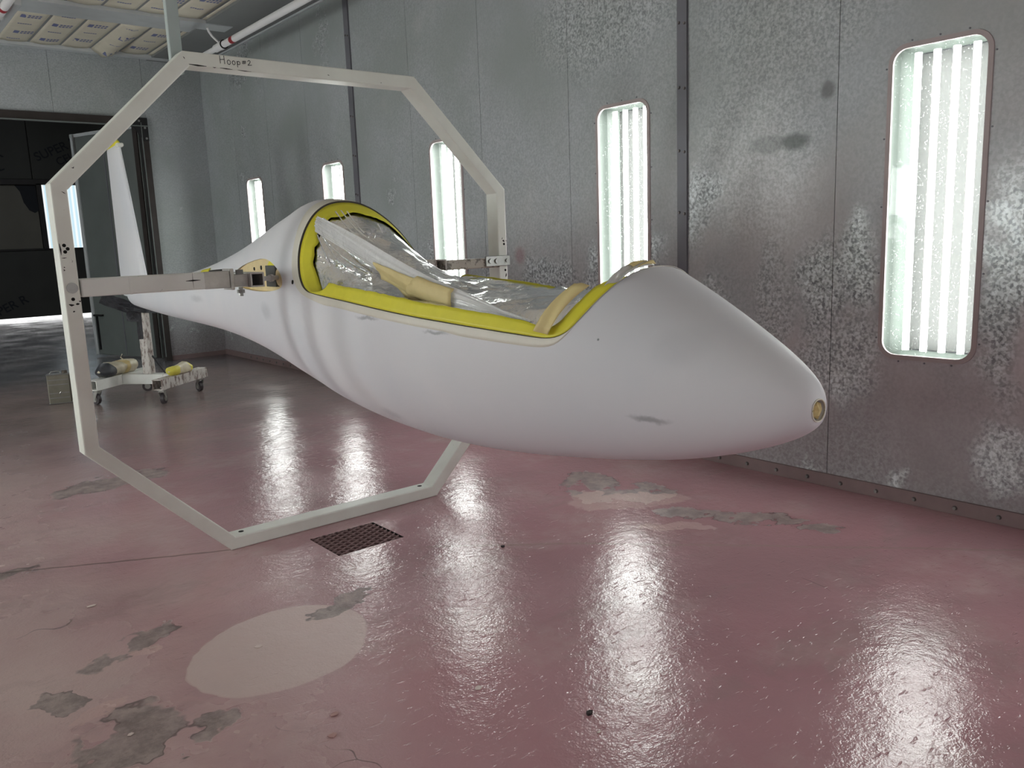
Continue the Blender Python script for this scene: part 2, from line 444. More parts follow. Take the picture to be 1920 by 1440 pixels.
class MB:
    def __init__(self): self.bm = bmesh.new()
    def box(self, c, s, rot=None, bev=0.0, seg=1):
        b2 = bmesh.new()
        bmesh.ops.create_cube(b2, size=1.0)
        bmesh.ops.scale(b2, vec=s, verts=b2.verts)
        if bev > 0:
            bmesh.ops.bevel(b2, geom=list(b2.edges), offset=bev, segments=seg, affect='EDGES', profile=0.5)
        mt = Matrix.Translation(c)
        if rot is not None:
            mt = mt @ (rot if isinstance(rot, Matrix) else Matrix.Rotation(rot, 4, 'Z'))
        bmesh.ops.transform(b2, matrix=mt, verts=b2.verts)
        self._merge(b2)
        return self
    def cyl(self, a, b, r, seg=16, r2=None, cap=True):
        a, b = Vector(a), Vector(b)
        d = b - a
        b2 = bmesh.new()
        bmesh.ops.create_cone(b2, cap_ends=cap, segments=seg, radius1=r, radius2=r if r2 is None else r2, depth=d.length)
        q = d.to_track_quat('Z', 'Y').to_matrix().to_4x4()
        bmesh.ops.transform(b2, matrix=Matrix.Translation((a + b) / 2) @ q, verts=b2.verts)
        self._merge(b2)
        return self
    def tube(self, pts, r, seg=8):
        pts = [Vector(p) for p in pts]
        n = len(pts)
        rings = []
        ref = Vector((0, 0, 1))
        for i, p in enumerate(pts):
            t = (pts[min(i + 1, n - 1)] - pts[max(i - 1, 0)]).normalized()
            s = t.cross(ref)
            if s.length < 1e-3: s = t.cross(Vector((1, 0, 0)))
            s.normalize(); u = s.cross(t)
            rr = r[i] if hasattr(r, '__len__') else r
            rings.append([self.bm.verts.new(p + (s * math.cos(k * 2 * math.pi / seg) + u * math.sin(k * 2 * math.pi / seg)) * rr) for k in range(seg)])
        for i in range(n - 1):
            for k in range(seg):
                self.bm.faces.new((rings[i][k], rings[i][(k + 1) % seg], rings[i + 1][(k + 1) % seg], rings[i + 1][k]))
        self.bm.faces.new(rings[0][::-1]); self.bm.faces.new(rings[-1])
        return self
    def poly(self, pts):
        self.bm.faces.new([self.bm.verts.new(p) for p in pts])
        return self
    def prism(self, poly, d):
        """extrude a planar polygon by vector d"""
        d = Vector(d)
        a = [self.bm.verts.new(p) for p in poly]
        b = [self.bm.verts.new(Vector(p) + d) for p in poly]
        n = len(a)
        self.bm.faces.new(a[::-1]); self.bm.faces.new(b)
        for i in range(n):
            self.bm.faces.new((a[i], a[(i + 1) % n], b[(i + 1) % n], b[i]))
        return self
    def _merge(self, b2):
        me = bpy.data.meshes.new('tmp')
        b2.to_mesh(me); b2.free()
        self.bm.from_mesh(me)
        bpy.data.meshes.remove(me)
    def mesh(self, name, off=(0, 0, 0), smooth=False):
        bmesh.ops.recalc_face_normals(self.bm, faces=self.bm.faces)
        bmesh.ops.translate(self.bm, vec=-Vector(off), verts=self.bm.verts)
        me = bpy.data.meshes.new(name)
        self.bm.to_mesh(me); self.bm.free()
        if smooth:
            me.shade_smooth()
            me.set_sharp_from_angle(angle=math.radians(40))
        return me
    def build(self, name, mat, parent=None, smooth=False, origin=None, **tags):
        if parent is not None:
            off = wloc(parent)
        else:
            co = [v.co.copy() for v in self.bm.verts]
            off = Vector(origin) if origin is not None else Vector((sum(c.x for c in co) / len(co), sum(c.y for c in co) / len(co), min(c.z for c in co)))
        o = link(name, self.mesh(name, off, smooth), mat, parent, **tags)
        if parent is None:
            o.location = off
        return o

def copy_tree(o, parent=None):
    c = o.copy()
    COL.objects.link(c)
    c.parent = parent
    for ch in o.children:
        copy_tree(ch, c)
    return c

STRUCT = dict(kind='structure')

# ------------------------------------------------------------------ the room: floor with the drain pit
DX0, DX1, DY0, DY1 = 1.405, 1.705, 2.845, 3.10
def quads(rects, z):
    V, Fc = [], []
    for x0, y0, x1, y1 in rects:
        i = len(V)
        V += [(x0, y0, z), (x1, y0, z), (x1, y1, z), (x0, y1, z)]
        Fc.append((i, i + 1, i + 2, i + 3))
    return V, Fc
XA, XB2, YA, YB2 = XL - 0.2, 7.0, YF - 0.2, 18.6
V, Fc = quads([(XA, YA, XB2, DY0), (XA, DY1, XB2, YB2), (XA, DY0, DX0, DY1), (DX1, DY0, XB2, DY1)], 0.0)
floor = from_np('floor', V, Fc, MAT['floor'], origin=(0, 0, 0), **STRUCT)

# right wall: sheet panels 0.853 m wide, every second one cut out for a light
PW = L_S / 2
def rrect(cy, cz, hw, hh, r, x, n=6):
    pts = []
    for sy, sz, a0 in ((1, 1, 0), (-1, 1, 90), (-1, -1, 180), (1, -1, 270)):
        for k in range(n + 1):
            a = math.radians(a0 + 90 * k / n)
            pts.append((x, cy + sy * (hw - r) + r * math.cos(a), cz + sz * (hh - r) + r * math.sin(a)))
    return pts
L_CZ, L_HH = (L_TOP + L_BOT) / 2, (L_TOP - L_BOT) / 2
def panel_mesh(hole, th=0.012, gap=0.003):
    """one wall sheet in local y (centre 0) and z, front face at x=0, thickness towards +x"""
    bm = bmesh.new()
    hw = PW / 2 - gap / 2
    if not hole:
        b = MB(); b.bm.free(); b.bm = bm
        b.box((th / 2, 0, ZC / 2), (th, 2 * hw, ZC))
    else:
        outer = [(0, hw, 0), (0, hw, ZC), (0, -hw, ZC), (0, -hw, 0)]
        inner = rrect(0, L_CZ, L_HW, L_HH, 0.062, 0)
        ov = [bm.verts.new(p) for p in outer]; iv = [bm.verts.new(p) for p in inner]
        ed = [bm.edges.new((ov[i], ov[(i + 1) % 4])) for i in range(4)] + [bm.edges.new((iv[i], iv[(i + 1) % len(iv)])) for i in range(len(iv))]
        bmesh.ops.triangle_fill(bm, use_beauty=True, use_dissolve=False, edges=ed, normal=(-1, 0, 0))
        r = bmesh.ops.extrude_face_region(bm, geom=list(bm.faces))
        bmesh.ops.translate(bm, vec=(th, 0, 0), verts=[g for g in r['geom'] if isinstance(g, bmesh.types.BMVert)])
    bmesh.ops.recalc_face_normals(bm, faces=bm.faces)
    me = bpy.data.meshes.new('panel'); bm.to_mesh(me); bm.free()
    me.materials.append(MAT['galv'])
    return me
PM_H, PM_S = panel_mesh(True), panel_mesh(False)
def sheet_wall(name, x, flip):
    root = MB().box((x + (0.17 if not flip else -0.17), (YB + YF) / 2, ZC / 2), (0.02, YB - YF + 0.4, ZC)).build(name, MAT['galv_dark'], origin=(x, 0, 0), **STRUCT)
    k0 = -3 * 2
    for k in range(k0, 10):
        cy = L_Y0 + k * PW
        if cy - PW / 2 < YF - 0.5: continue
        o = bpy.data.objects.new('panel', PM_H if k % 2 == 0 else PM_S)
        COL.objects.link(o)
        o.parent = root
        o.location = (0, cy, 0)
        if flip: o.rotation_euler = (0, 0, math.pi)
    return root
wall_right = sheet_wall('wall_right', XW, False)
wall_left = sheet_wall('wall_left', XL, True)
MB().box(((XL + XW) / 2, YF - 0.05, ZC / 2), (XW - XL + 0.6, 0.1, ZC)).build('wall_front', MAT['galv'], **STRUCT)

# back wall: sheets right of and above the opening
OX0, OX1, OZ = -0.6, 2.887, 2.635
wall_back = MB().box((XL - 0.1, YB + 0.06, ZC / 2), (0.2, 0.1, ZC)).build('wall_back', MAT['galv_dark'], origin=(0, YB, 0), **STRUCT)
def back_panel(x0, x1, z0, z1):
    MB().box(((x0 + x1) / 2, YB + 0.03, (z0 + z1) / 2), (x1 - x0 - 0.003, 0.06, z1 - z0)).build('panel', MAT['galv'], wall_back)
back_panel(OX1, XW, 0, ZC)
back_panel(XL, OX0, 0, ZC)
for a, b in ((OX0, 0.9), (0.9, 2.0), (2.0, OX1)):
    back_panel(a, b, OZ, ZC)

# ceiling with the filter pockets
CEIL_X = 3.11
ceiling = MB().box(((CEIL_X + XW) / 2, (YB + YF) / 2, ZC - 0.02), (XW - CEIL_X + 0.3, YB - YF + 0.2, 0.05)).build('ceiling', MAT['ceil'], origin=(0, 0, ZC), **STRUCT)
MB().box(((XL + CEIL_X) / 2, (YB + YF) / 2, ZC + 0.19), (CEIL_X - XL + 0.2, YB - YF + 0.2, 0.04)).build('plenum_sheet', MAT['ceil'], ceiling)
MB().box((XW - 0.01, (YB + YF) / 2, ZC - 0.045), (0.02, YB - YF, 0.03)).build('ceiling_angle', MAT['beam'], ceiling)
EDX = [1.54 - 0.275 * k for k in range(9, 0, -1)] + [1.54, 1.815, 2.09, 2.365, 2.64, 2.915, 3.11]
ROWS = [(8.28, 9.46, 0.012)] + [(7.83 - 1.22 * (k + 1) - 0.42 * k, 7.83 - 0.42 * k - 1.22 * k, 0.010) for k in range(6)]
def filter_mesh(x0, x1, y0, y1, sag, crumple):
    nx, ny = 9, 13
    V, Fc = [], []
    for j in range(ny):
        for i in range(nx):
            u, v = i / (nx - 1), j / (ny - 1)
            x = x0 + 0.011 + (x1 - x0 - 0.022) * u
            y = y0 + (y1 - y0) * v
            z = ZC - 0.012 - sag * math.sin(math.pi * u) * (0.25 + 0.75 * v) + crumple * RNG.normal() * 0.5 * math.sin(math.pi * u)
            V.append((x, y, z))
    for j in range(ny - 1):
        for i in range(nx - 1):
            a = j * nx + i
            Fc.append((a, a + 1, a + nx + 1, a + nx))
    return V, Fc
for ri, (y0, y1, sag) in enumerate(ROWS):
    if y1 < -1: break
    xs = EDX
    for i in range(len(xs) - 1):
        x0, x1 = xs[i], xs[i + 1]
        big = ri == 0 and abs(x0 - 2.365) < 0.01
        V, Fc = filter_mesh(x0, x1, y0, y1, 0.075 if big else (sag * (0.5 + RNG.random() * 0.6)), 0.012 if big else 0.003)
        f = from_np('filter_panel', V, Fc, MAT['filt'], ceiling, smooth=True)
        f.modifiers.new('thick', 'SOLIDIFY').thickness = 0.006
        # printed ink blocks, flat print on the pocket
        if y1 > 5.0 and x0 > 1.2:
            m = MB()
            VV = np.array(V).reshape(13, 9, 3)
            def at(u, v):
                uu, vv = min(max(u, 0), 1) * 8, min(max(v, 0), 1) * 12
                i0, j0 = min(int(uu), 7), min(int(vv), 11)
                a, b = uu - i0, vv - j0
                return VV[j0, i0] * (1 - a) * (1 - b) + VV[j0, i0 + 1] * a * (1 - b) + VV[j0 + 1, i0] * (1 - a) * b + VV[j0 + 1, i0 + 1] * a * b + np.array((0, 0, -0.0075))
            def blk(u0, u1, v0, v1):
                if u1 > 0.97 or u0 < 0.03: return
                m.poly([at(u0, v0), at(u1, v0), at(u1, v1), at(u0, v1)])
            sh = RNG.random() * 0.5
            for vv in (0.12 + sh, 0.62 + sh):
                vv = vv % 1.0
                if vv > 0.9: continue
                uo = 0.08 + RNG.random() * 0.25
                blk(uo, uo + 0.17, vv, vv + 0.085)
                for q in range(4):
                    for rrow in range(2):
                        blk(uo + 0.22 + q * 0.11, uo + 0.30 + q * 0.11, vv + rrow * 0.05, vv + 0.033 + rrow * 0.05)
                v2 = (vv + 0.26) % 1.0
                if v2 < 0.93:
                    for q in range(6):
                        blk(0.25 + q * 0.075, 0.31 + q * 0.075, v2, v2 + 0.022)
            if len(m.bm.faces):
                m.build('print', MAT['ink'], f)
            else:
                m.bm.free()
    for x in xs[:-1]:
        MB().box((x, (y0 + y1) / 2, ZC - 0.008), (0.022, y1 - y0, 0.02)).build('filter_rail', MAT['ceil'], ceiling)
# cross beams between the filter rows
ybeams = [(9.46, 9.66)] + [(ROWS[k + 1][1], ROWS[k][0]) for k in range(len(ROWS) - 1)]
for y0, y1 in ybeams:
    mid = (y0 + y1) / 2
    MB().box(((XL + CEIL_X) / 2 + 0.05, (mid + 0.008 + y1) / 2, ZC - 0.012), (CEIL_X - XL + 0.1, y1 - mid - 0.008, 0.045)).build('cross_beam', MAT['beam'], ceiling)
    MB().box(((XL + CEIL_X) / 2 + 0.05, (mid - 0.008 + y0) / 2, ZC - 0.022), (CEIL_X - XL + 0.1, mid - 0.008 - y0, 0.06)).build('cross_beam', MAT['beam'], ceiling)

# riveted cover strips on the right wall
def bolt_mesh(r=0.008, h=0.007):
    m = MB().cyl((0, 0, 0), (-h, 0, 0), r, 10, r * 0.7)
    me = m.mesh('bolt'); me.materials.append(MAT['bolt']); return me
BOLT = bolt_mesh()
BOLT_S = bolt_mesh(0.010, 0.009)
def put_bolt(parent, w, me=BOLT):
    o = bpy.data.objects.new('bolt', me); COL.objects.link(o); o.parent = parent
    o.location = Vector(w) - wloc(parent)
for n, (yc, wd) in enumerate([(2.845, 0.062), (6.262, 0.072)]):
    tr = MB().box((XW - 0.006, yc, ZC / 2), (0.012, wd, ZC)).build('trim_%d' % (n + 1), MAT['galv_dark'], **STRUCT)
    for k in range(9):
        z = 0.36 + 0.314 * k
        for dy in (-0.017, 0.017):
            put_bolt(tr, (XW - 0.012, yc + dy, z + 0.008 * (dy > 0)))
# skirting strip with bolts
sk = MB().box((XW - 0.007, (YB + YF) / 2, 0.031), (0.014, YB - YF, 0.060)).build('baseboard_right', MAT['base'], **STRUCT)
for k in range(-4, 46):
    y = 1.237 + 0.1695 * k
    put_bolt(sk, (XW - 0.014, y, 0.030), BOLT_S)
MB().box(((OX1 + XW) / 2, YB - 0.006, 0.025), (XW - OX1, 0.012, 0.05)).build('baseboard_back', MAT['base'], **STRUCT)

# ------------------------------------------------------------------ wall lights
def make_light():
    root = empty('wall_light', (0, 0, 0))
    D = 0.15
    m = MB()
    hw, hh = L_HW + 0.004, L_HH + 0.004
    pro = [(0.013, hw, hh), (D, hw - 0.03, hh - 0.01)]
    def ring(x, w, h): return [(x, w, h), (x, -w, h), (x, -w, -h), (x, w, -h)]
    rings = [ring(0.013, hw, hh), ring(0.08, hw, hh), ring(D, hw - 0.035, hh - 0.01)]
    vs = [[m.bm.verts.new(p) for p in r] for r in rings]
    for a, b in zip(vs, vs[1:]):
        for i in range(4):
            m.bm.faces.new((a[i], a[(i + 1) % 4], b[(i + 1) % 4], b[i]))
    rf = MB(); rf.poly([(p[0] - 0.003, p[1] * 0.99, p[2] * 0.99) for p in rings[-1]]); rf.build('reflector', MAT['reflector'], root)
    h = m.build('housing', MAT['housing'], root)
    h.modifiers.new('thick', 'SOLIDIFY').thickness = 0.002
    tm = MB().cyl((0, 0, -L_HH + 0.018), (0, 0, L_HH - 0.018), 0.0140, 10, cap=False).mesh('lamp_tube', smooth=True)
    tm.materials.append(MAT['tube'])
    for k in range(4):
        o = bpy.data.objects.new('lamp_tube', tm); COL.objects.link(o); o.parent = root
        o.location = (0.068, -0.114 + 0.076 * k, 0)
    g = MB()
    outer = rrect(0, 0, L_HW + 0.002, L_HH + 0.002, 0.062, 0.006)
    g.poly(outer)
    g.build('glass_pane', MAT['glass'], root)
    r = MB()
    a = rrect(0, 0, L_HW + 0.016, L_HH + 0.016, 0.076, 0)
    b = rrect(0, 0, L_HW - 0.004, L_HH - 0.004, 0.058, 0)
    n = len(a)
    va = [r.bm.verts.new(p) for p in a]; vb = [r.bm.verts.new((-0.006, p[1] * 0.995, p[2] * 0.999)) for p in a]
    vc = [r.bm.verts.new((-0.006, p[1], p[2])) for p in b]; vd = [r.bm.verts.new((0.006, p[1], p[2])) for p in b]
    for A, B in ((va, vb), (vb, vc), (vc, vd)):
        for i in range(n):
            r.bm.faces.new((A[i], A[(i + 1) % n], B[(i + 1) % n], B[i]))
    r.build('gasket', MAT['gasket'], root)
    sm = MB().cyl((0, 0, 0), (-0.003, 0, 0), 0.004, 6).mesh('screw'); sm.materials.append(MAT['galv_dark'])
    for y in (-1, 1):
        for k in range(5):
            o = bpy.data.objects.new('screw', sm); COL.objects.link(o); o.parent = root; o.location = (0, y * (L_HW + 0.024), -0.56 + 0.28 * k)
    for z in (-1, 1):
        for k in range(3):
            o = bpy.data.objects.new('screw', sm); COL.objects.link(o); o.parent = root; o.location = (0, -0.11 + 0.11 * k, z * (L_HH + 0.024))
    return root
LR = {0: 'tall four-tube wall light beside the fuselage nose, largest of the row',
      1: 'four-tube wall light rising behind the front rim of the cockpit opening',
      2: 'four-tube wall light behind the bolted support arm inside the white hoop',
      3: 'four-tube wall light whose top shows just above the canopy arch',
      4: 'slim four-tube wall light above the tail cone, the farthest on the right wall',
      -1: 'four-tube right wall light level with the photographer, out of the picture',
      -2: 'four-tube right wall light behind the photographer, out of the picture'}
LL = {1: 'four-tube light on the unseen wall opposite the cockpit',
      2: 'four-tube light on the unseen wall opposite the wing root', 3: 'four-tube light on the unseen wall opposite the tail cone',
      4: 'four-tube light on the unseen wall opposite the tail stand'}
proto = make_light()
used = False
for side, tab, grp in ((0, LR, 'right wall lights'), (1, LL, 'lights on the wall out of view')):
    for i, lab in tab.items():
        o = proto if not used else copy_tree(proto)
        used = True
        o.location = (XW if side == 0 else XL, L_Y0 + L_S * i, L_CZ)
        o.rotation_euler = (0, 0, 0 if side == 0 else math.pi)
        tag(o, lab, 'light', grp)
        if side == 1:
            for ch in o.children:
                if ch.name.startswith('lamp_tube'):
                    ch.material_slots[0].link = 'OBJECT'
                    ch.material_slots[0].material = MAT['tube_facing']

# ------------------------------------------------------------------ back opening, door leaf and the dark hall behind
dfr = MB().box(((OX0 + OX1) / 2, YB - 0.012, OZ - 0.045), (OX1 - OX0, 0.05, 0.09)).build('trim_3', MAT['frame_dark'], **STRUCT)
MB().box(((OX0 + OX1) / 2, YB - 0.045, OZ - 0.087), (OX1 - OX0, 0.03, 0.012)).build('frame_lip', MAT['door_steel'], dfr)
MB().box((OX1 - 0.035, YB - 0.012, OZ / 2 - 0.04), (0.07, 0.05, OZ - 0.08)).build('door_post', MAT['frame_dark'], dfr)
MB().box((OX1 - 0.068, YB - 0.042, OZ / 2), (0.008, 0.02, OZ - 0.1)).build('post_lip', MAT['door_steel'], dfr)
gus = MB().prism([(OX1, YB - 0.04, OZ), (OX1 - 0.20, YB - 0.04, OZ), (OX1 - 0.20, YB - 0.04, OZ - 0.03), (OX1 - 0.05, YB - 0.04, OZ - 0.24), (OX1, YB - 0.04, OZ - 0.24)], (0, -0.008, 0)).build('gusset_plate', MAT['black_steel'], dfr)
for x, z in ((2.80, 2.60), (2.855, 2.53), (2.862, 2.42)):
    MB().cyl((x, YB - 0.047, z), (x, YB - 0.054, z), 0.012, 10).build('bolt', MAT['plate'], gus)

HX, HY, FX, FY = 2.83, 9.72, 2.405, 10.83
ang = math.atan2(FY - HY, FX - HX)
LW = math.hypot(FX - HX, FY - HY)
cx, cy = (HX + FX) / 2, (HY + FY) / 2
leaf = MB().box((cx, cy, 1.305), (LW, 0.045, 2.55), ang, 0.003).build('door_1', MAT['door_steel'], origin=(HX, HY, 0.03), **STRUCT)
def onleaf(d, z, off=0.026):
    ux, uy = (FX - HX) / LW, (FY - HY) / LW
    return (HX + ux * d + uy * off * -1 * -1, HY + uy * d - ux * off * -1 * -1, z)
def leafbox(name, d, z, sx, sz, th, mat):
    ux, uy = (FX - HX) / LW, (FY - HY) / LW
    nx, ny = uy, -ux
    if nx > 0: nx, ny = -nx, -ny
    o = 0.0225 + th / 2
    return MB().box((HX + ux * d + nx * o, HY + uy * d + ny * o, z), (sx, th, sz), ang).build(name, mat, leaf)
leafbox('edge_channel', LW - 0.03, 1.305, 0.05, 2.55, 0.012, MAT['beam'])
leafbox('edge_channel', LW / 2, 2.56, LW, 0.035, 0.012, MAT['beam'])
leafbox('seam_strip', LW * 0.52, 1.30, 0.018, 2.5, 0.004, MAT['galv_dark'])
leafbox('hinge_channel', 0.04, 1.305, 0.07, 2.55, 0.014, MAT['frame_dark'])
lt = leafbox('latch_rod', LW - 0.10, 0.30, 0.018, 0.42, 0.022, MAT['black_steel'])
leafbox('latch_lever', LW - 0.14, 0.50, 0.16, 0.022, 0.03, MAT['black_steel'])
leafbox('latch_bar', LW - 0.07, 2.42, 0.022, 0.30, 0.02, MAT['plate'])

# hall behind: side walls, ceiling and the boarded exterior door with its lit window
YE = 18.4
MB().box((6.9, (YB + YE) / 2 + 0.1, 2.4), (0.1, YE - YB, 4.8)).build('wall_hall_right', MAT['board'], **STRUCT)
MB().box((XL - 0.1, (YB + YE) / 2 + 0.1, 2.4), (0.1, YE - YB, 4.8)).build('wall_hall_left', MAT['board'], **STRUCT)
MB().box((2.8, (YB + YE) / 2 + 0.1, 4.8), (8.4, YE - YB + 0.2, 0.1)).build('ceiling_hall', MAT['board'], **STRUCT)
MB().box((2.8, YB + 0.12, 4.05), (8.4, 0.08, 1.6)).build('wall_hall_front', MAT['board'], **STRUCT)
MB().box((5.2, YB + 0.12, 1.65), (3.4, 0.08, 3.3)).build('wall_hall_front_side', MAT['board'], **STRUCT)
hd = MB().box((0.6, YE + 0.09, 2.45), (13.0, 0.04, 4.75)).build('door_2', MAT['stile'], origin=(3.0, YE, 0), **STRUCT)
def hbox(name, x0, x1, z0, z1, mat, y=YE, th=0.05):
    return MB().box(((x0 + x1) / 2, y + th / 2, (z0 + z1) / 2), (x1 - x0, th, z1 - z0)).build(name, mat, hd)
hbox('board', 0.2, 3.29, 2.69, 4.7, MAT['board'])
hbox('board', 3.31, 6.8, 2.69, 4.7, MAT['board'])
hbox('board', 0.2, 3.33, 1.375, 2.57, MAT['board_tan'])
hbox('board', 0.2, 3.56, 0.06, 1.345, MAT['board'])
hbox('board', 3.62, 4.12, 0.06, 1.345, MAT['board'])
hbox('board', 4.18, 6.8, 0.06, 2.6, MAT['board'])
hbox('rail', 0.2, 6.8, 2.58, 2.68, MAT['stile'], YE - 0.04, 0.08)
hbox('rail', 0.2, 6.8, 1.345, 1.37, MAT['stile'], YE - 0.02, 0.05)
hbox('stile', 3.34, 3.43, 1.37, 2.6, MAT['stile'], YE - 0.04, 0.08)
hbox('stile', 3.56, 3.62, 0.06, 1.345, MAT['stile'], YE - 0.04, 0.08)
hbox('stile', 4.11, 4.18, 0.06, 2.6, MAT['stile'], YE - 0.04, 0.08)
MB().prism([(2.98, YE - 0.006, 2.57), (3.33, YE - 0.006, 2.57), (3.34, YE - 0.006, 2.10), (3.27, YE - 0.006, 2.05), (3.18, YE - 0.006, 2.10), (3.10, YE - 0.006, 2.25), (3.06, YE - 0.006, 2.45)], (0, 0.004, 0)).build('torn_paper', MAT['board_ink'], hd)
win = MB().box((3.765, YE + 0.02, 2.0), (0.67, 0.01, 1.28)).build('window_1', MAT['window_glow'], **STRUCT)
MB().box((2.8, YE + 0.03, 0.03), (8.0, 0.01, 0.055)).build('door_gap', MAT['day'], hd)
def text3(name, body, loc, size, rx, mat, parent, roll=0.0, rz=0.0, squash=1.0):
    cu = bpy.data.curves.new(name, 'FONT')
    cu.body = body
    cu.size = size
    cu.offset = size * 0.012
    cu.extrude = 0.0008
    cu.materials.append(mat)
    o = bpy.data.objects.new(name, cu)
    COL.objects.link(o)
    o.parent = parent
    o.location = Vector(loc) - wloc(parent)
    o.rotation_euler = (Matrix.Rotation(rz, 3, 'Z') @ Matrix.Rotation(rx, 3, 'X') @ Matrix.Rotation(roll, 3, 'Z')).to_euler()
    o.scale = (squash, 1, 1)
    return o
for x, z in ((3.42, 3.02), (2.1, 2.75), (2.20, 0.02), (1.75, 0.95)):
    text3('lettering', 'SUPER R', (x, YE - 0.003, z), 0.23, math.pi / 2, MAT['board_ink'], hd, 0.42)
    if z > 2.5:
        text3('lettering', 'CELL', (x + 0.36, YE - 0.003, z - 0.07), 0.20, math.pi / 2, MAT['board_ink'], hd, 0.42)

# ------------------------------------------------------------------ the glider fuselage
K = 16
S0, S1 = 0.93, 6.95
W_ = np.array([0.0241, 0.0869, 0.1465, 0.2031, 0.2544, 0.2955, 0.3202, 0.3227, 0.3009, 0.2601, 0.2152, 0.1764, 0.1467, 0.1256, 0.1116, 0.1043])
ZT_ = np.array([0.8414, 0.9106, 0.9902, 1.0893, 1.1891, 1.2625, 1.3128, 1.3492, 1.3721, 1.3755, 1.2812, 1.1836, 1.108, 1.0542, 1.025, 1.0208])
ZB_ = np.array([0.7913, 0.7402, 0.6868, 0.6351, 0.592, 0.5521, 0.5257, 0.5259, 0.5543, 0.6153, 0.6831, 0.727, 0.7465, 0.7538, 0.7653, 0.788])
QX, QS, NE = 1.7137, 0.0501, 2.15
tk = np.linspace(0, 1, K)
def spline_M(y):
    n = K; h = np.diff(tk); A = np.zeros((n, n)); b = np.zeros(n)
    A[0, :3] = [h[1], -(h[0] + h[1]), h[0]]; A[-1, -3:] = [h[-1], -(h[-1] + h[-2]), h[-2]]
    for i in range(1, n - 1):
        A[i, i - 1] = h[i - 1]; A[i, i] = 2 * (h[i - 1] + h[i]); A[i, i + 1] = h[i]
        b[i] = 6 * ((y[i + 1] - y[i]) / h[i] - (y[i] - y[i - 1]) / h[i - 1])
    return np.linalg.solve(A, b)
SPL = [(y, spline_M(y)) for y in (W_, ZT_, ZB_)]
def spl(k, t):
    y, m = SPL[k]
    t = np.asarray(t, float)
    i = np.clip(np.searchsorted(tk, t) - 1, 0, K - 2)
    d = t - tk[i]; hh = tk[i + 1] - tk[i]
    return y[i] + d * ((y[i + 1] - y[i]) / hh - hh * (2 * m[i] + m[i + 1]) / 6) + d * d * m[i] / 2 + d ** 3 * (m[i + 1] - m[i]) / (6 * hh)
def t_of(s): return np.clip((np.asarray(s, float) - S0) / (S1 - S0), 0, 1) ** (1 / 1.7)
def place(x, s, z):
    n = math.hypot(1, QS)
    return np.stack([QX + QS * (s - YH) + x / n, s - x * QS / n, z + 0 * x], -1)
def section(s, th):
    t = t_of(s)
    w, zt, zb = spl(0, t), spl(1, t), spl(2, t)
    zt = zt + 0.021 * np.exp(-((s - 3.33) / 0.13) ** 2)
    c, sn = np.cos(th), np.sin(th)
    side = np.clip(np.abs(c), 0, 1)
    w = w - 0.010 * np.exp(-((s - 3.20) / 0.075) ** 2) * side + 0.006 * np.exp(-((s - 3.5) / 0.16) ** 2) * side
    x = w * np.sign(c) * np.abs(c) ** (2 / NE)
    z = (zt + zb) / 2 + (zt - zb) / 2 * np.sign(sn) * np.abs(sn) ** (2 / NE)
    return x, z
def surf(s, th, off=0.0):
    """world point on the skin at station s, angle th (radians, 90 deg = top, 180 deg = near side)"""
    s = np.asarray(s, float); th = np.asarray(th, float)
    s, th = np.broadcast_arrays(s, th)
    P = place(section(s, th)[0], s, section(s, th)[1])
    if np.all(off == 0): return P
    e = 1e-3
    a = place(section(s, th + e)[0], s, section(s, th + e)[1]) - place(section(s, th - e)[0], s, section(s, th - e)[1])
    s_a, s_b = np.minimum(s + e, S1), np.maximum(s - e, S0)
    b = place(section(s_a, th)[0], s_a, section(s_a, th)[1]) - place(section(s_b, th)[0], s_b, section(s_b, th)[1])
    n = np.cross(b, a)
    n /= np.linalg.norm(n, axis=-1, keepdims=True) + 1e-12
    ctr = place(np.zeros_like(s), s, (spl(1, t_of(s)) + spl(2, t_of(s))) / 2)
    sg = np.sign(((P - ctr) * n).sum(-1, keepdims=True)); sg[sg == 0] = 1
    return P + n * sg * np.asarray(off)[..., None]
D2R = math.pi / 180

fus = empty('glider_fuselage', (QX, YH, 0.53), 'white primed glider fuselage pod with taped open cockpit, held in the octagonal hoop', 'aircraft')

NS, NT_ = 150, 88
sv = S0 + (S1 - S0) * np.linspace(0, 1, NS) ** 1.7
thv = np.linspace(0, 2 * np.pi, NT_, endpoint=False)
def shell(off):
    P = surf(sv[:, None], thv[None, :], np.full((NS, NT_), off) if off else 0.0)
    return P.reshape(-1, 3)
outer = shell(0.0)
TH = 0.012
inner = shell(-TH)
Fo = []
for i in range(NS - 1):
    for j in range(NT_):
        a = i * NT_ + j; b = i * NT_ + (j + 1) % NT_
        Fo.append((a, b, b + NT_, a + NT_))
N0 = NS * NT_
i_lo, i_hi = 6, NS - 1
faces = list(Fo)
matidx = [0] * len(Fo)
for i in range(i_lo, i_hi):
    for j in range(NT_):
        a = N0 + i * NT_ + j; b = N0 + i * NT_ + (j + 1) % NT_
        faces.append((b, a, a + NT_, b + NT_)); matidx.append(1)
# tail rim joins both skins; nose closes with a solid cap inside, the tow hole stays as a socket
for j in range(NT_):
    a = (NS - 1) * NT_ + j; b = (NS - 1) * NT_ + (j + 1) % NT_
    faces.append((a, b, N0 + b, N0 + a)); matidx.append(0)
faces.append(tuple(N0 + i_lo * NT_ + j for j in range(NT_))); matidx.append(1)
V = np.concatenate([outer, inner])
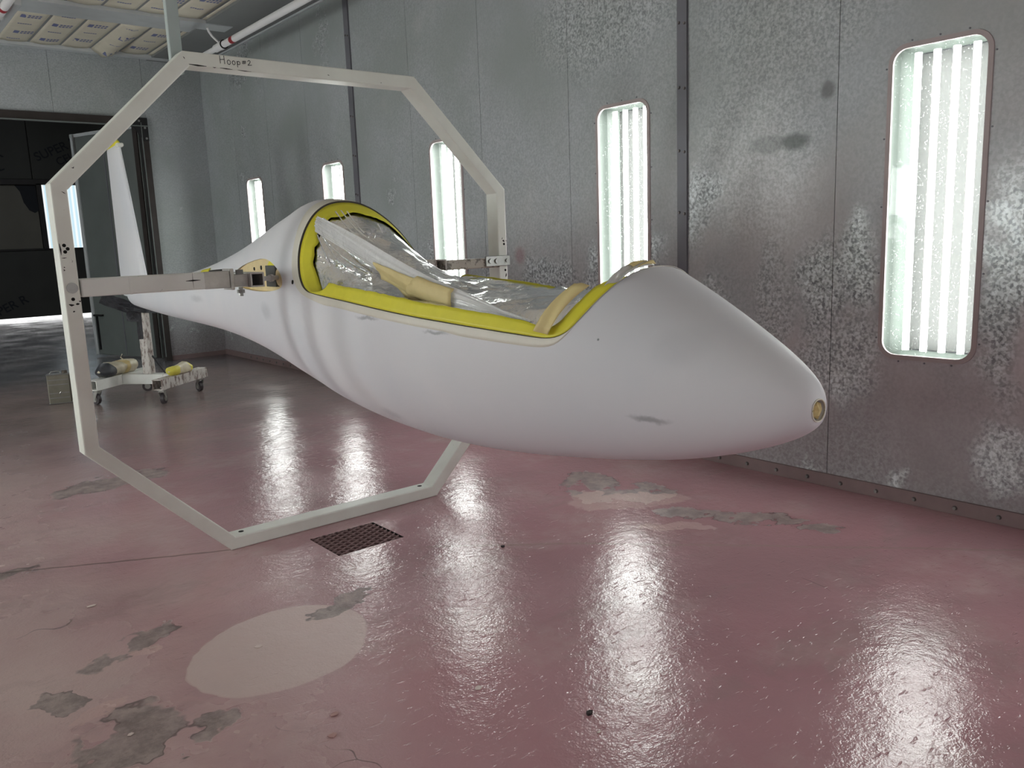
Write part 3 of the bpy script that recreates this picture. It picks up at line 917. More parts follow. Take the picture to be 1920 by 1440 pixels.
# socket: nose ring -> inward ring -> disc
ring0 = outer[:NT_]
c0 = ring0.mean(0)
ringA = c0 + (ring0 - c0) * 0.92 + np.array((0, 0.010, 0))
ringB = c0 + (ring0 - c0) * 0.85 + np.array((0, 0.035, 0.0))
nb = len(V)
V = np.concatenate([V, ringA, ringB])
for r0, r1 in ((0, nb), (nb, nb + NT_)):
    for j in range(NT_):
        k = (j + 1) % NT_
        faces.append((r0 + k, r0 + j, r1 + j, r1 + k)); matidx.append(0)
faces.append(tuple(nb + NT_ + j for j in range(NT_))[::-1]); matidx.append(1)
body_me = bpy.data.meshes.new('body')
bo = np.array(fus.location)
used_v = sorted({v for f in faces for v in f})
remap = {v: i for i, v in enumerate(used_v)}
body_me.from_pydata((V[used_v] - bo).tolist(), [], [[remap[v] for v in f] for f in faces])
body_me.update()
bmm = bmesh.new(); bmm.from_mesh(body_me)
bmesh.ops.recalc_face_normals(bmm, faces=bmm.faces)
bmm.to_mesh(body_me); bmm.free()
body_me.materials.append(MAT['primer']); body_me.materials.append(MAT['inner'])
body_me.polygons.foreach_set('material_index', matidx)
body = bpy.data.objects.new('body', body_me)
COL.objects.link(body); body.parent = fus

# outline of the cockpit opening as (station, angle) pairs on the near side, top rear -> rear -> sill -> front -> top front
ARCH = [(3.170, 90), (3.172, 99), (3.168, 107), (3.149, 121), (3.115, 134.5), (3.080, 148), (3.048, 156.5), (3.012, 163.5), (2.965, 168.5), (2.905, 170.4)]
SILL = [(2.76, 170.6), (2.572, 170.6), (2.30, 171.0), (2.061, 171.4), (1.839, 171.4), (1.70, 171.0), (1.60, 170.2), (1.545, 169.3)]
FRONT = [(1.510, 167.3), (1.490, 164.5), (1.470, 160.5), (1.439, 149), (1.414, 134), (1.400, 119.5), (1.393, 108), (1.390, 98), (1.389, 90)]
def dense(pts, n):
    p = np.array(pts, float)
    d = np.concatenate([[0], np.cumsum(np.hypot(np.diff(p[:, 0]), np.diff(p[:, 1]) * 0.006))])
    u = np.linspace(0, d[-1], n)
    return np.stack([np.interp(u, d, p[:, 0]), np.interp(u, d, p[:, 1])], 1)
def smooth(p, it=2):
    p = p.copy()
    for _ in range(it):
        p[1:-1] = (p[:-2] + 2 * p[1:-1] + p[2:]) / 4
    return p
EDGE = smooth(dense(ARCH + SILL + FRONT, 150), 2)
# prism cutter through the whole pod
sz = []
for s, a in EDGE:
    x, z = section(np.array([s]), np.array([a * D2R]))
    sz.append((s, float(z[0])))
poly = [(3.22, 1.75)] + [(3.182, 1.45)] + sz + [(1.386, 1.30), (1.38, 1.75)]
def cutter(poly, x0, x1):
    A = [place(np.array(x0), np.array(s), np.array(z)) - bo for s, z in poly]
    B = [place(np.array(x1), np.array(s), np.array(z)) - bo for s, z in poly]
    n = len(poly)
    fc = [tuple(range(n))[::-1], tuple(range(n, 2 * n))] + [(i, (i + 1) % n, n + (i + 1) % n, n + i) for i in range(n)]
    me = bpy.data.meshes.new('cut'); me.from_pydata([tuple(map(float, v)) for v in A + B], [], fc); me.update()
    b = bmesh.new(); b.from_mesh(me); bmesh.ops.recalc_face_normals(b, faces=b.faces); b.to_mesh(me); b.free()
    o = bpy.data.objects.new('cut', me); COL.objects.link(o); o.location = bo.tolist()
    return o
ROOT_SZ = [(4.07, 1.075), (4.04, 1.100), (3.95, 1.122), (3.80, 1.143), (3.62, 1.158), (3.50, 1.160), (3.40, 1.150), (3.31, 1.125), (3.255, 1.095), (3.235, 1.062),
           (3.25, 1.040), (3.32, 1.026), (3.50, 1.016), (3.75, 1.014), (3.92, 1.022), (4.03, 1.045)]
def smooth_closed(pts, n=4):
    p = np.array(pts)
    for _ in range(2):
        q = np.empty((len(p) * 2, 2)); nx = np.roll(p, -1, 0)
        q[0::2] = 0.75 * p + 0.25 * nx; q[1::2] = 0.25 * p + 0.75 * nx
        p = q
    return p
ROOT_C = smooth_closed(ROOT_SZ)
cuts = [cutter(poly, -0.6, 0.6), cutter([tuple(p) for p in ROOT_C], -0.5, -0.12), cutter([tuple(p) for p in ROOT_C], 0.12, 0.5)]
for c in cuts:
    md = body.modifiers.new('b', 'BOOLEAN'); md.operation = 'DIFFERENCE'; md.object = c; md.solver = 'EXACT'
dg = bpy.context.evaluated_depsgraph_get(); dg.update()
new = bpy.data.meshes.new_from_object(body.evaluated_get(dg))
body.modifiers.clear()
body.data = new
for c in cuts: bpy.data.objects.remove(c)
new.shade_smooth(); new.set_sharp_from_angle(angle=math.radians(35))

def ribbon(name, A, B, mat, parent, smooth_=True, nsub=4, bulge=0.0, thick=0.0, closed=False, jitter=None):
    """strip of quads between two matched 3-D curves"""
    A, B = np.asarray(A), np.asarray(B)
    n = len(A)
    V = []
    for k in range(nsub + 1):
        u = k / nsub
        V.append(A * (1 - u) + B * u)
    V = np.concatenate(V)
    Fc = []
    for k in range(nsub):
        for i in range(n - (0 if closed else 1)):
            j = (i + 1) % n
            Fc.append((k * n + i, k * n + j, (k + 1) * n + j, (k + 1) * n + i))
    o = from_np(name, V, Fc, mat, parent, smooth=smooth_)
    if thick:
        md = o.modifiers.new('t', 'SOLIDIFY'); md.thickness = thick; md.offset = 0
    return o

def both(sa):
    """near-side (s,deg) list -> closed loop round the opening (near side, then mirrored far side)"""
    far = [(s, 180 - a) for s, a in sa[::-1]]
    return np.array(list(map(tuple, sa)) + far[1:-1])
LOOP = both(EDGE)
NL = len(EDGE)
# outline of the bare cream frame round the opening: wide at the arch, narrow along the sill, nothing at the front
out = []
for i, (s, a) in enumerate(EDGE):
    if a < 90.5: pass
    u = i / (NL - 1)
    ds, da = 0.0, 0.0
    if s > 2.70 and i < NL / 2:
        k = min(1, (s - 2.70) / 0.30)
        ds = 0.085 * k
        da = 4.2 * (1 - k) + 1.5 * k * (a > 150)
    elif s > 1.5:
        da = 3.6 + (0.9 if s < 1.9 else 0)
    else:
        da = max(0, 4.2 * (1 - (a < 166) * min(1, (167 - a) / 9)))
        ds = 0
    out.append((s + ds, a + da))
OUT = smooth(np.array(out), 6)
OUTL = both(OUT)
offs = 0.0022
# gap-free cream band (parts of the skin), drawn as a thin raised frame
nb_ = 6
rows = []
for k in range(nb_ + 1):
    u = k / nb_
    sa = LOOP * (1 - u) + OUTL * u
    rows.append(surf(sa[:, 0], sa[:, 1] * D2R, np.full(len(sa), offs if 0 < k < nb_ else (0.001 if k == 0 else 0.0))))
Vr = np.concatenate(rows); n = len(LOOP)
Fr = [(k * n + i, k * n + (i + 1) % n, (k + 1) * n + (i + 1) % n, (k + 1) * n + i) for k in range(nb_) for i in range(n)]
from_np('cockpit_frame', Vr, Fr, MAT['cream'], fus, smooth=True)
# dark seal line just inside the edge
E0 = surf(LOOP[:, 0], LOOP[:, 1] * D2R, np.full(n, 0.0015))
ctrs = place(np.zeros(n), LOOP[:, 0], np.full(n, 1.0))
def inward(sa, dn, ds_arch, lift):
    """flange point: dn towards the inside along the normal, with the arch part moved forward and the sill part lifted"""
    res = []
    for i, (s, a) in enumerate(sa):
        aa = a if a >= 90 else 180 - a
        k_arch = np.clip((s - 2.72) / 0.22, 0, 1)
        k_front = np.clip((1.62 - s) / 0.12, 0, 1)
        k_sill = (1 - k_arch) * (1 - k_front)
        s2 = s - ds_arch * k_arch + lift * 0.9 * k_front
        # lift along the skin for the sill
        da = -(lift / 0.35 / D2R) * (k_sill + 0.45 * k_front * (aa > 100)) * (1 if a >= 90 else -1)
        top_f = k_front * np.clip((135 - aa) / 35, 0, 1)
        s2 -= lift * 0.35 * top_f
        res.append(surf(np.array(s2), np.array((a + da * (1 - top_f)) * D2R), np.array(-dn * (0.25 + 0.75 * max(k_arch, 0.75 * top_f))))) 
    return np.array(res)
G1 = inward(LOOP, 0.006, 0.004, 0.002)
ribbon('seal_strip', E0, G1, MAT['seal'], fus, nsub=2, closed=True)
wob = 1 + 0.22 * np.sin(np.arange(n) * 0.37) * np.sin(np.arange(n) * 0.11 + 1) + 0.10 * RNG.normal(size=n)
k_arch = np.clip((LOOP[:, 0] - 2.72) / 0.22, 0, 1)
wob = np.where(k_arch > 0.05, wob, 1 + 0.06 * RNG.normal(size=n) * 0.4 + 0.03 * np.sin(np.arange(n) * 0.2))
wob = np.convolve(np.concatenate([wob[-2:], wob, wob[:2]]), [0.2, 0.6, 0.2], 'same')[2:-2]
G2f = inward(LOOP, 0.040, 0.075, 0.044)
G2 = G1 + (G2f - G1) * wob[:, None]
ribbon('masking_tape', G1 + 0.0005, G2, MAT['yellow'], fus, nsub=4, closed=True, thick=0.0012)

# wing-root recesses: cream rib with collar, holes and a round pin boss
for sgn, nm in ((-1, 'near'), (1, 'far')):
    ts = t_of(ROOT_C[:, 0])
    w = spl(0, ts)
    zt, zb = spl(1, ts), spl(2, ts)
    zz = np.clip(np.abs((ROOT_C[:, 1] - (zt + zb) / 2) / ((zt - zb) / 2)), 0, 1)
    xs = w * (1 - zz ** NE) ** (1 / NE)
    A = place(sgn * (xs - 0.003), ROOT_C[:, 0], ROOT_C[:, 1])
    xb = np.interp(ROOT_C[:, 0], [3.2, 4.1], [0.250, 0.172])
    B = place(sgn * xb, ROOT_C[:, 0], ROOT_C[:, 1])
    nC = len(ROOT_C)
    Vv = np.concatenate([A, B]); Ff = [(i, (i + 1) % nC, nC + (i + 1) % nC, nC + i) for i in range(nC)] + [tuple(range(nC, 2 * nC))]
    rib = from_np('root_rib', Vv, Ff, MAT['root'], fus)
    def rx(s): return float(np.interp(s, [3.2, 4.1], [0.250, 0.172]))
    def onrib(s, z, d=0.0): return Vector(place(np.array(sgn * (rx(s) + d)), np.array(s), np.array(z)))
    for s, z, r in ((3.62, 1.118, 0.010), (3.74, 1.112, 0.008), (3.40, 1.045, 0.007)):
        MB().cyl(onrib(s, z, -0.002), onrib(s, z, 0.003), r, 10).build('hole', MAT['hole'], rib)
    MB().cyl(onrib(3.30, 1.082, 0.0), onrib(3.30, 1.082, 0.018), 0.036, 24).build('pin_boss', MAT['root'], rib, smooth=True)
    m = MB(); m.box(onrib(3.41, 1.085, 0.012), (0.02, 0.10, 0.09), 0.0, 0.002)
    m.build('spar_box', MAT['inner'], rib)
    m = MB(); m.prism([onrib(3.36, 1.146, 0.004), onrib(3.46, 1.150, 0.004), onrib(3.50, 1.132, 0.004), onrib(3.44, 1.118, 0.004), onrib(3.38, 1.110, 0.004)], (sgn * 0.002, 0, 0))
    m.build('tape_patch', MAT['yellow'], rib)
# locating hole in the frame, and a strip of yellow tape on the rear deck
p1 = surf(np.array(3.078), np.array(167.6 * D2R), np.array(0.001)); p2 = surf(np.array(3.078), np.array(167.6 * D2R), np.array(0.004))
MB().cyl(p1, p2, 0.0085, 12).build('hole', MAT['hole'], fus)
SP = np.linspace(4.35, 4.92, 12)
ang_t = np.interp(SP, [4.35, 4.92], [149, 133])
ribbon('rear_tape_edge', surf(SP, (ang_t + 1.0) * D2R, np.full(12, 0.003)), surf(SP, (ang_t - 3.0) * D2R, np.full(12, 0.003)), MAT['scuff'], fus, nsub=1, thick=0.001)
SP = np.linspace(4.70, 4.93, 6); ang_t = np.interp(SP, [4.35, 4.92], [149, 133])
ribbon('rear_tape', surf(SP, (ang_t + 1.5) * D2R, np.full(6, 0.005)), surf(SP, (ang_t - 8.0) * D2R, np.full(6, 0.005)), MAT['yellow'], fus, nsub=1, thick=0.001)
# crumpled paper plug in the tow-hook hole
ico = bmesh.new(); bmesh.ops.create_icosphere(ico, subdivisions=2, radius=1.0)
for v in ico.verts:
    k = 1 + 0.22 * RNG.normal()
    v.co = Vector((v.co.x * 0.0195, v.co.y * 0.016, v.co.z * 0.0195)) * k + Vector((*c0[:2], c0[2])) + Vector((0, 0.014, 0))
pm = MB(); pm.bm.free(); pm.bm = ico
pm.build('paper_plug', plain('paper_plug_tan', srgb(206, 184, 130), 0.7, 0, 0.15, 60), fus)
rim = [tuple(c0 + (ring0[j] - c0) * 0.97 + np.array((0, -0.001, 0))) for j in range(0, NT_, 2)]
rimc = MB(); rimc.tube(rim + [rim[0], rim[1]], 0.0018, 6); rimc.build('hole_rim', MAT['cream'], fus, smooth=True)
# dark bulkhead in the open tail and a seat bulkhead under the sheet
tb = surf(np.full(NT_, 6.86), thv, np.full(NT_, -TH - 0.001))
from_np('tail_bulkhead', tb, [tuple(range(NT_))], MAT['hole'], fus)

# fin: tapered airfoil slab behind the tail boom
def airfoil(y0, y1, th, z, n=13):
    pts = []
    c = y1 - y0
    up_, lo_ = [], []
    for i in range(n):
        u = (1 - math.cos(math.pi * i / (n - 1))) / 2
        t_ = th * (1.48 * math.sqrt(u) - 0.63 * u - 1.76 * u * u + 1.42 * u ** 3 - 0.5075 * u ** 4) + 0.004 * (u > .5)
        y = y0 + c * u
        xc = QX + QS * (y - YH)
        up_.append((xc + t_, y, z)); lo_.append((xc - t_, y, z))
    return up_ + lo_[::-1][1:-1] if True else pts
secs = [airfoil(6.93, 7.56, 0.075, 0.86), airfoil(6.76, 7.585, 0.085, 0.93), airfoil(6.735, 7.60, 0.082, 1.03), airfoil(6.86, 7.588, 0.070, 1.38), airfoil(7.0, 7.575, 0.058, 1.75), airfoil(7.115, 7.562, 0.05, 2.035), airfoil(7.12, 7.55, 0.042, 2.05)]
nf = len(secs[0])
Vf = np.array([p for s_ in secs for p in s_])
Ff = [(k * nf + i, k * nf + (i + 1) % nf, (k + 1) * nf + (i + 1) % nf, (k + 1) * nf + i) for k in range(len(secs) - 1) for i in range(nf)]
Ff += [tuple(range(nf))[::-1], tuple(range((len(secs) - 1) * nf, len(secs) * nf))]
fin = from_np('fin', Vf, Ff, MAT['primer'], fus, smooth=True)
fin.data.set_sharp_from_angle(angle=math.radians(50))
tcap = []
for z, k, dz in ((2.045, 1.02, 0), (2.075, 1.0, 0), (2.095, 0.75, 0)):
    b_ = airfoil(7.13, 7.54, 0.044 * k, z); tcap.append([(x, 7.33 + (y - 7.33) * k + 0.0, z + 0.008 * RNG.normal() * (z > 2.05)) for x, y, z in b_])
Vc = np.array([p for s_ in tcap for p in s_])
Fc = [(k * nf + i, k * nf + (i + 1) % nf, (k + 1) * nf + (i + 1) % nf, (k + 1) * nf + i) for k in range(2) for i in range(nf)] + [tuple(range(nf))[::-1], tuple(range(2 * nf, 3 * nf))]
from_np('fin_tip_tape', Vc, Fc, MAT['yellow'], fin)
MB().box((QX + QS * 3.9, 7.105, 2.045), (0.05, 0.06, 0.03), None, 0.008).build('fin_tip_peg', MAT['hoop'], fin)

# ------------------------------------------------------------------ plastic sheeting over the cockpit
NU, NV = 110, 64
iArch = [i for i in range(NL) if EDGE[i][0] > 2.80 and i < NL / 2]
iFront = [i for i in range(NL) if EDGE[i][0] < 1.50 and i > NL / 2]
ia, if_ = iArch[-1], iFront[0]
G2n = inward(LOOP, 0.046, 0.070, 0.040)
near = G2n[:NL]
far_ = np.concatenate([[near[0]], G2n[NL:][::-1], [near[-1]]])      # same indices as the near side
def resample(P, n):
    d = np.concatenate([[0], np.cumsum(np.linalg.norm(np.diff(P, axis=0), axis=1))])
    u = np.linspace(0, d[-1], n)
    return np.stack([np.interp(u, d, P[:, k]) for k in range(3)], 1)
arcR = resample(np.concatenate([near[:ia + 1][::-1], far_[1:ia + 1]]), NV)       # near base -> top -> far base
arcF = resample(np.concatenate([near[if_:], far_[if_:-1][::-1]]), NV)
sN = resample(near[ia:if_ + 1], NU)
sF = resample(far_[ia:if_ + 1], NU)
uu = np.linspace(0, 1, NU)[:, None, None]; vv = np.linspace(0, 1, NV)[None, :, None]
fR = np.exp(-uu * 9.0) * (1 - uu); fFf = np.exp(-(1 - uu) * 5.5) * uu
base = sN[:, None] * (1 - vv) + sF[:, None] * vv
cR = arcR[0] * (1 - vv[0, :, :]) + arcR[-1] * vv[0, :, :]
cF = arcF[0] * (1 - vv[0, :, :]) + arcF[-1] * vv[0, :, :]
Psh = base + fR * (arcR[None] - cR[None]) + fFf * (arcF[None] - cF[None])
nzz = np.zeros((NU, NV))
U2, V2 = np.meshgrid(np.linspace(0, 1, NU), np.linspace(0, 1, NV), indexing='ij')
for q in range(16):
    a_, b_, ph = RNG.uniform(1, 7), RNG.uniform(-16, 16), RNG.uniform(0, 6.28)
    nzz += (1 - np.abs(np.sin(a_ * U2 * 3 + b_ * V2 + ph))) ** 2 * 0.006
sagm = np.sin(np.pi * V2) * np.sin(np.pi * np.clip(U2, 0, 1)) ** 0.6
edge_fade = np.clip(np.minimum(np.minimum(U2, 1 - U2) * 14, np.minimum(V2, 1 - V2) * 10), 0, 1)
Psh[..., 2] += (nzz - nzz.mean()) * edge_fade * (1.1 * np.exp(-U2 * 2.2) + 0.10) - 0.02 * sagm * (U2 < 0.55) + 0.020 * sagm * (U2 > 0.6)
Psh[..., 1] += (nzz - nzz.mean()) * edge_fade * 1.2 * np.exp(-U2 * 5)
Fs = [(i * NV + j, i * NV + j + 1, (i + 1) * NV + j + 1, (i + 1) * NV + j) for i in range(NU - 1) for j in range(NV - 1)]
sheet = empty('plastic_sheet', (1.62, 2.2, 0.98), 'crumpled clear plastic masking sheet stretched over the open cockpit of the fuselage', 'plastic sheet')
split = int(NU * 0.42)
def sub(i0, i1, name, mat):
    V = Psh[i0:i1 + 1].reshape(-1, 3); m_ = i1 - i0 + 1
    Fq = [(i * NV + j, i * NV + j + 1, (i + 1) * NV + j + 1, (i + 1) * NV + j) for i in range(m_ - 1) for j in range(NV - 1)]
    return from_np(name, V, Fq, mat, sheet, smooth=True)
sub(0, split, 'clear_film', MAT['plastic'])
sub(split, NU - 1, 'layered_film', MAT['cover'])

# gathered fold running from the arch down to the near sill (three-dimensional strip with creases)
UPP = np.array([(1.462, 2.917, 1.316), (1.443, 2.524, 1.212), (1.433, 2.325, 1.157), (1.421, 2.077, 1.088), (1.415, 1.959, 1.062), (1.405, 1.75, 1.010), (1.402, 1.63, 0.992)])
LOW = np.array([(1.464, 2.951, 1.262), (1.446, 2.62, 1.166), (1.439, 2.442, 1.104), (1.429, 2.23, 1.035), (1.417, 2.02, 1.010), (1.404, 1.75, 0.998), (1.402, 1.62, 0.990)])
nu, nv = 70, 22
A = resample(UPP, nu); B = resample(LOW, nu)
for arr in (A, B): arr[:, 0] -= 0.004
gV = []
creases = [(RNG.uniform(0.05, 0.95), RNG.uniform(0.02, 0.05), RNG.uniform(-0.6, 0.6)) for _ in range(9)]
for i in range(nu):
    u = i / (nu - 1)
    for j in range(nv):
        v = j / (nv - 1)
        p = A[i] * (1 - v) + B[i] * v
        bl = -0.022 * math.sin(math.pi * v) * (0.4 + 0.6 * math.sin(math.pi * min(1, u * 1.1)))
        for c_, w_, sl in creases:
            bl += 0.0045 * math.exp(-((v - c_ - sl * 0.25 * (u - 0.5)) / w_) ** 2)
        gV.append(p + np.array((bl, 0, 0.004 * math.sin(9 * u + 4 * v))))
gV = np.array(gV)
gF = [(i * nv + j, i * nv + j + 1, (i + 1) * nv + j + 1, (i + 1) * nv + j) for i in range(nu - 1) for j in range(nv - 1)]
fold = from_np('gathered_fold', gV, gF, MAT['fold'], sheet, smooth=True)
# finer fans of creased film beside the fold at the arch
CRE = [
 ([(1.485, 2.968, 1.284), (1.475, 2.775, 1.219), (1.464, 2.536, 1.121)], 0.016, 0.030),
 ([(1.486, 2.985, 1.272), (1.478, 2.825, 1.195), (1.466, 2.577, 1.112)], 0.010, 0.016),
 ([(1.483, 2.919, 1.31), (1.473, 2.724, 1.26), (1.457, 2.398, 1.148)], 0.012, 0.035),
 ([(1.521, 2.886, 1.332), (1.517, 2.81, 1.291), (1.512, 2.696, 1.228)], 0.006, 0.010),
 ([(1.519, 2.839, 1.333), (1.514, 2.736, 1.278), (1.507, 2.598, 1.214)], 0.005, 0.012),
 ([(1.538, 2.827, 1.329), (1.535, 2.76, 1.294), (1.532, 2.698, 1.246)], 0.004, 0.008),
 ([(1.497, 3.002, 1.248), (1.494, 2.944, 1.186), (1.491, 2.896, 1.125)], 0.005, 0.012),
 ([(1.494, 2.957, 1.247), (1.49, 2.872, 1.185), (1.485, 2.766, 1.125)], 0.006, 0.016),
 ([(1.498, 3.038, 1.166), (1.491, 2.882, 1.125), (1.481, 2.682, 1.049)], 0.008, 0.022),
 ([(1.499, 3.030, 1.124), (1.493, 2.938, 1.084), (1.486, 2.78, 1.041)], 0.006, 0.014),
 ([(1.767, 2.999, 1.288), (1.764, 2.946, 1.24), (1.762, 2.894, 1.192), (1.76, 2.86, 1.15)], 0.010, 0.024)]
for pts, w0, w1 in CRE:
    A_ = resample(np.array(pts), 16)
    A_[:, 2] -= 0.010 * np.sin(np.linspace(0, np.pi, 16))
    wd_ = np.linspace(w0, w1, 16)[:, None] * (1 + 0.25 * np.sin(np.linspace(0, 7, 16) + w1 * 900))[:, None]
    C_ = A_ + wd_ * np.array((0.25, 0.45, -0.86))
    B_ = (A_ + C_) / 2 + np.array((-0.006, 0, 0.002))
    rows_ = [A_, B_, C_]
    Vv = np.concatenate(rows_); n16 = 16
    from_np('crease', Vv, [(k * n16 + i, k * n16 + i + 1, (k + 1) * n16 + i + 1, (k + 1) * n16 + i) for k in range(2) for i in range(n16 - 1)], MAT['fold'], sheet, smooth=True)
# crumpled loose film inside the arch at the bottom
def crumple(name, c, ax, ay, az, mat, parent, n=22, amp=0.5, seed=1):
    r = np.random.default_rng(seed)
    V = []
    ks = [(r.uniform(-9, 9), r.uniform(-9, 9), r.uniform(0, 6.28)) for _ in range(14)]
    for i in range(n):
        for j in range(n):
            u, v = i / (n - 1) - 0.5, j / (n - 1) - 0.5
            h = sum((1 - abs(math.sin(a * u + b * v + p))) ** 2 for a, b, p in ks) / 14 - 0.35
            V.append(np.array(c) + np.array(ax) * u + np.array(ay) * v + np.array(az) * h * amp * (1.2 - 1.6 * max(abs(u), abs(v))))
    Fq = [(i * n + j, i * n + j + 1, (i + 1) * n + j + 1, (i + 1) * n + j) for i in range(n - 1) for j in range(n - 1)]
    return from_np(name, V, Fq, mat, parent, smooth=False)
crumple('loose_film', (1.488, 2.80, 1.092), (0.02, -0.38, -0.06), (0.015, 0.05, 0.105), (-0.05, -0.05, 0.03), MAT['cover'], sheet, 34, 1.3, 3)
crumple('loose_film', (1.66, 2.93, 1.20), (0.20, -0.10, 0.0), (0.02, 0.05, 0.14), (0.05, -0.06, 0.03), MAT['plastic'], sheet, 30, 1.2, 9)
# tan tape patches on the fold
def on_fold(u, v, d=-0.006):
    i, j = min(int(u * (nu - 1)), nu - 2), min(int(v * (nv - 1)), nv - 2)
    a, b = u * (nu - 1) - i, v * (nv - 1) - j
    q = lambda ii, jj: gV[ii * nv + jj]
    return q(i, j) * (1 - a) * (1 - b) + q(i + 1, j) * a * (1 - b) + q(i, j + 1) * (1 - a) * b + q(i + 1, j + 1) * a * b + np.array((d, 0, 0))
def patch(name, corners, n=10, d=-0.006, mat=None, parent=None, wr=0.002):
    """corners in fold coordinates (u,v): four, in order"""
    c = np.array(corners)
    V = []
    for i in range(n):
        for j in range(n):
            s_, t_ = i / (n - 1), j / (n - 1)
            uv = c[0] * (1 - s_) * (1 - t_) + c[1] * s_ * (1 - t_) + c[2] * s_ * t_ + c[3] * (1 - s_) * t_
            p = on_fold(float(np.clip(uv[0], 0, 1)), float(np.clip(uv[1], 0, 1)), d)
            p = p + np.array((0, 0, -max(0, uv[1] - 1) * 0.10)) + RNG.normal(size=3) * wr * 0.4
            V.append(p)
    Fq = [(i * n + j, i * n + j + 1, (i + 1) * n + j + 1, (i + 1) * n + j) for i in range(n - 1) for j in range(n - 1)]
    o = from_np(name, V, Fq, mat or MAT['tan'], parent or sheet, smooth=True)
    o.modifiers.new('t', 'SOLIDIFY').thickness = 0.0012
    return o
patch('tape_patch', [(0.375, 0.50), (0.60, 0.20), (0.585, 0.95), (0.40, 1.15)])
patch('tape_patch', [(0.585, 0.12), (0.735, 0.02), (0.735, 1.05), (0.53, 1.00)], d=-0.010)
patch('tape_patch', [(0.44, 0.95), (0.70, 0.90), (0.70, 1.30), (0.56, 1.35)], d=-0.004)
# tan strip across the front corner and a tab on top of the front rim
def skin_patch(name, quad, mat, off=0.006, n=9):
    c = np.array(quad, float); V = []
    for i in range(n):
        for j in range(n):
            s_, t_ = i / (n - 1), j / (n - 1)
            sa = c[0] * (1 - s_) * (1 - t_) + c[1] * s_ * (1 - t_) + c[2] * s_ * t_ + c[3] * (1 - s_) * t_
            V.append(surf(np.array(sa[0]), np.array(sa[1] * D2R), np.array(off + 0.003 * math.sin(7 * s_ + 4 * t_))))
    Fq = [(i * n + j, i * n + j + 1, (i + 1) * n + j + 1, (i + 1) * n + j) for i in range(n - 1) for j in range(n - 1)]
    o = from_np(name, np.array(V), Fq, mat, sheet, smooth=True)
    o.modifiers.new('t', 'SOLIDIFY').thickness = 0.0012
    return o
skin_patch('tape_strip', [(1.585, 167.0), (1.535, 167.0), (1.463, 134.0), (1.505, 136.5)], MAT['tan'], 0.006)
skin_patch('tape_strip', [(1.42, 110), (1.394, 106), (1.394, 92), (1.41, 94)], MAT['tan'], 0.009)
skin_patch('rim_film', [(1.425, 131), (1.398, 122), (1.394, 93), (1.42, 93)], MAT['cover'], 0.006, 14)

# ------------------------------------------------------------------ the octagonal hoop with its support arms
TW, TD = 0.052, 0.085
zs = (0.0, 0.4945, 1.447, 1.928); hb, ha = 0.5024, 0.994
OCT = [(-hb, zs[0]), (hb, zs[0]), (ha, zs[1]), (ha, zs[2]), (hb, zs[3]), (-hb, zs[3]), (-ha, zs[2]), (-ha, zs[1])]
hoop = empty('octagonal_hoop', (XH, YH + TD / 2, 0), 'large white octagonal steel hoop marked Hoop #2 standing round the fuselage', 'frame')
def inset(poly, d):
    res = []
    n = len(poly)
    for i in range(n):
        p0, p1, p2 = np.array(poly[i - 1]), np.array(poly[i]), np.array(poly[(i + 1) % n])
        e1, e2 = (p1 - p0) / np.linalg.norm(p1 - p0), (p2 - p1) / np.linalg.norm(p2 - p1)
        n1, n2 = np.array((-e1[1], e1[0])), np.array((-e2[1], e2[0]))
        b = n1 + n2; b /= np.linalg.norm(b)
        res.append(p1 + b * d / (b @ n1))
    return res
INN = inset(OCT, TW)
for i in range(8):
    j = (i + 1) % 8
    m = MB()
    f = [(XH + OCT[i][0], YH, OCT[i][1]), (XH + OCT[j][0], YH, OCT[j][1]), (XH + INN[j][0], YH, INN[j][1]), (XH + INN[i][0], YH, INN[i][1])]
    m.prism(f, (0, TD, 0))
    bmesh.ops.bevel(m.bm, geom=[e for e in m.bm.edges if abs((e.verts[0].co - e.verts[1].co).normalized().y) < 0.5 and (e.verts[0].co - e.verts[1].co).length > 0.2], offset=0.005, segments=2, affect='EDGES', profile=0.5)
    m.build('frame_bar', MAT['hoop'], hoop)
lp = XH - ha
# near arm (left) with collar, clamp tube, bolts and pin
arm = MB().box(((0.684 + 1.215) / 2, YH + 0.035, 1.089), (1.215 - 0.684, 0.07, 0.064), None, 0.004).build('support_arm', MAT['arm'], hoop)
MB().box((0.848, YH + 0.035, 1.089), (0.012, 0.072, 0.066), None, 0.002).build('weld_bead', MAT['arm'], arm)
MB().box((1.165, YH + 0.035, 1.089), (0.10, 0.0712, 0.0652), None, 0.002).build('bare_end', MAT['steel'], arm)
MB().box((1.222, YH + 0.035, 1.089), (0.014, 0.085, 0.082), None, 0.002).build('collar', MAT['steel'], arm)
def sq_tube(name, x0, x1, y0, y1, z0, z1, wall, mat, parent):
    m = MB()
    m.box(((x0 + x1) / 2, (y0 + y1) / 2, z1 - wall / 2), (x1 - x0, y1 - y0, wall))
    m.box(((x0 + x1) / 2, (y0 + y1) / 2, z0 + wall / 2), (x1 - x0, y1 - y0, wall))
    m.box((x0 + wall / 2, (y0 + y1) / 2, (z0 + z1) / 2), (wall, y1 - y0, z1 - z0 - 2 * wall))
    m.box((x1 - wall / 2, (y0 + y1) / 2, (z0 + z1) / 2), (wall, y1 - y0, z1 - z0 - 2 * wall))
    m.box(((x0 + x1) / 2, y1 - 0.03, (z0 + z1) / 2), (x1 - x0 - 2 * wall, 0.004, z1 - z0 - 2 * wall))
    return m.build(name, mat, parent)
cl = sq_tube('clamp_tube', 1.296, 1.352, YH - 0.005, YH + 0.27, 1.053, 1.110, 0.006, MAT['steel'], hoop)
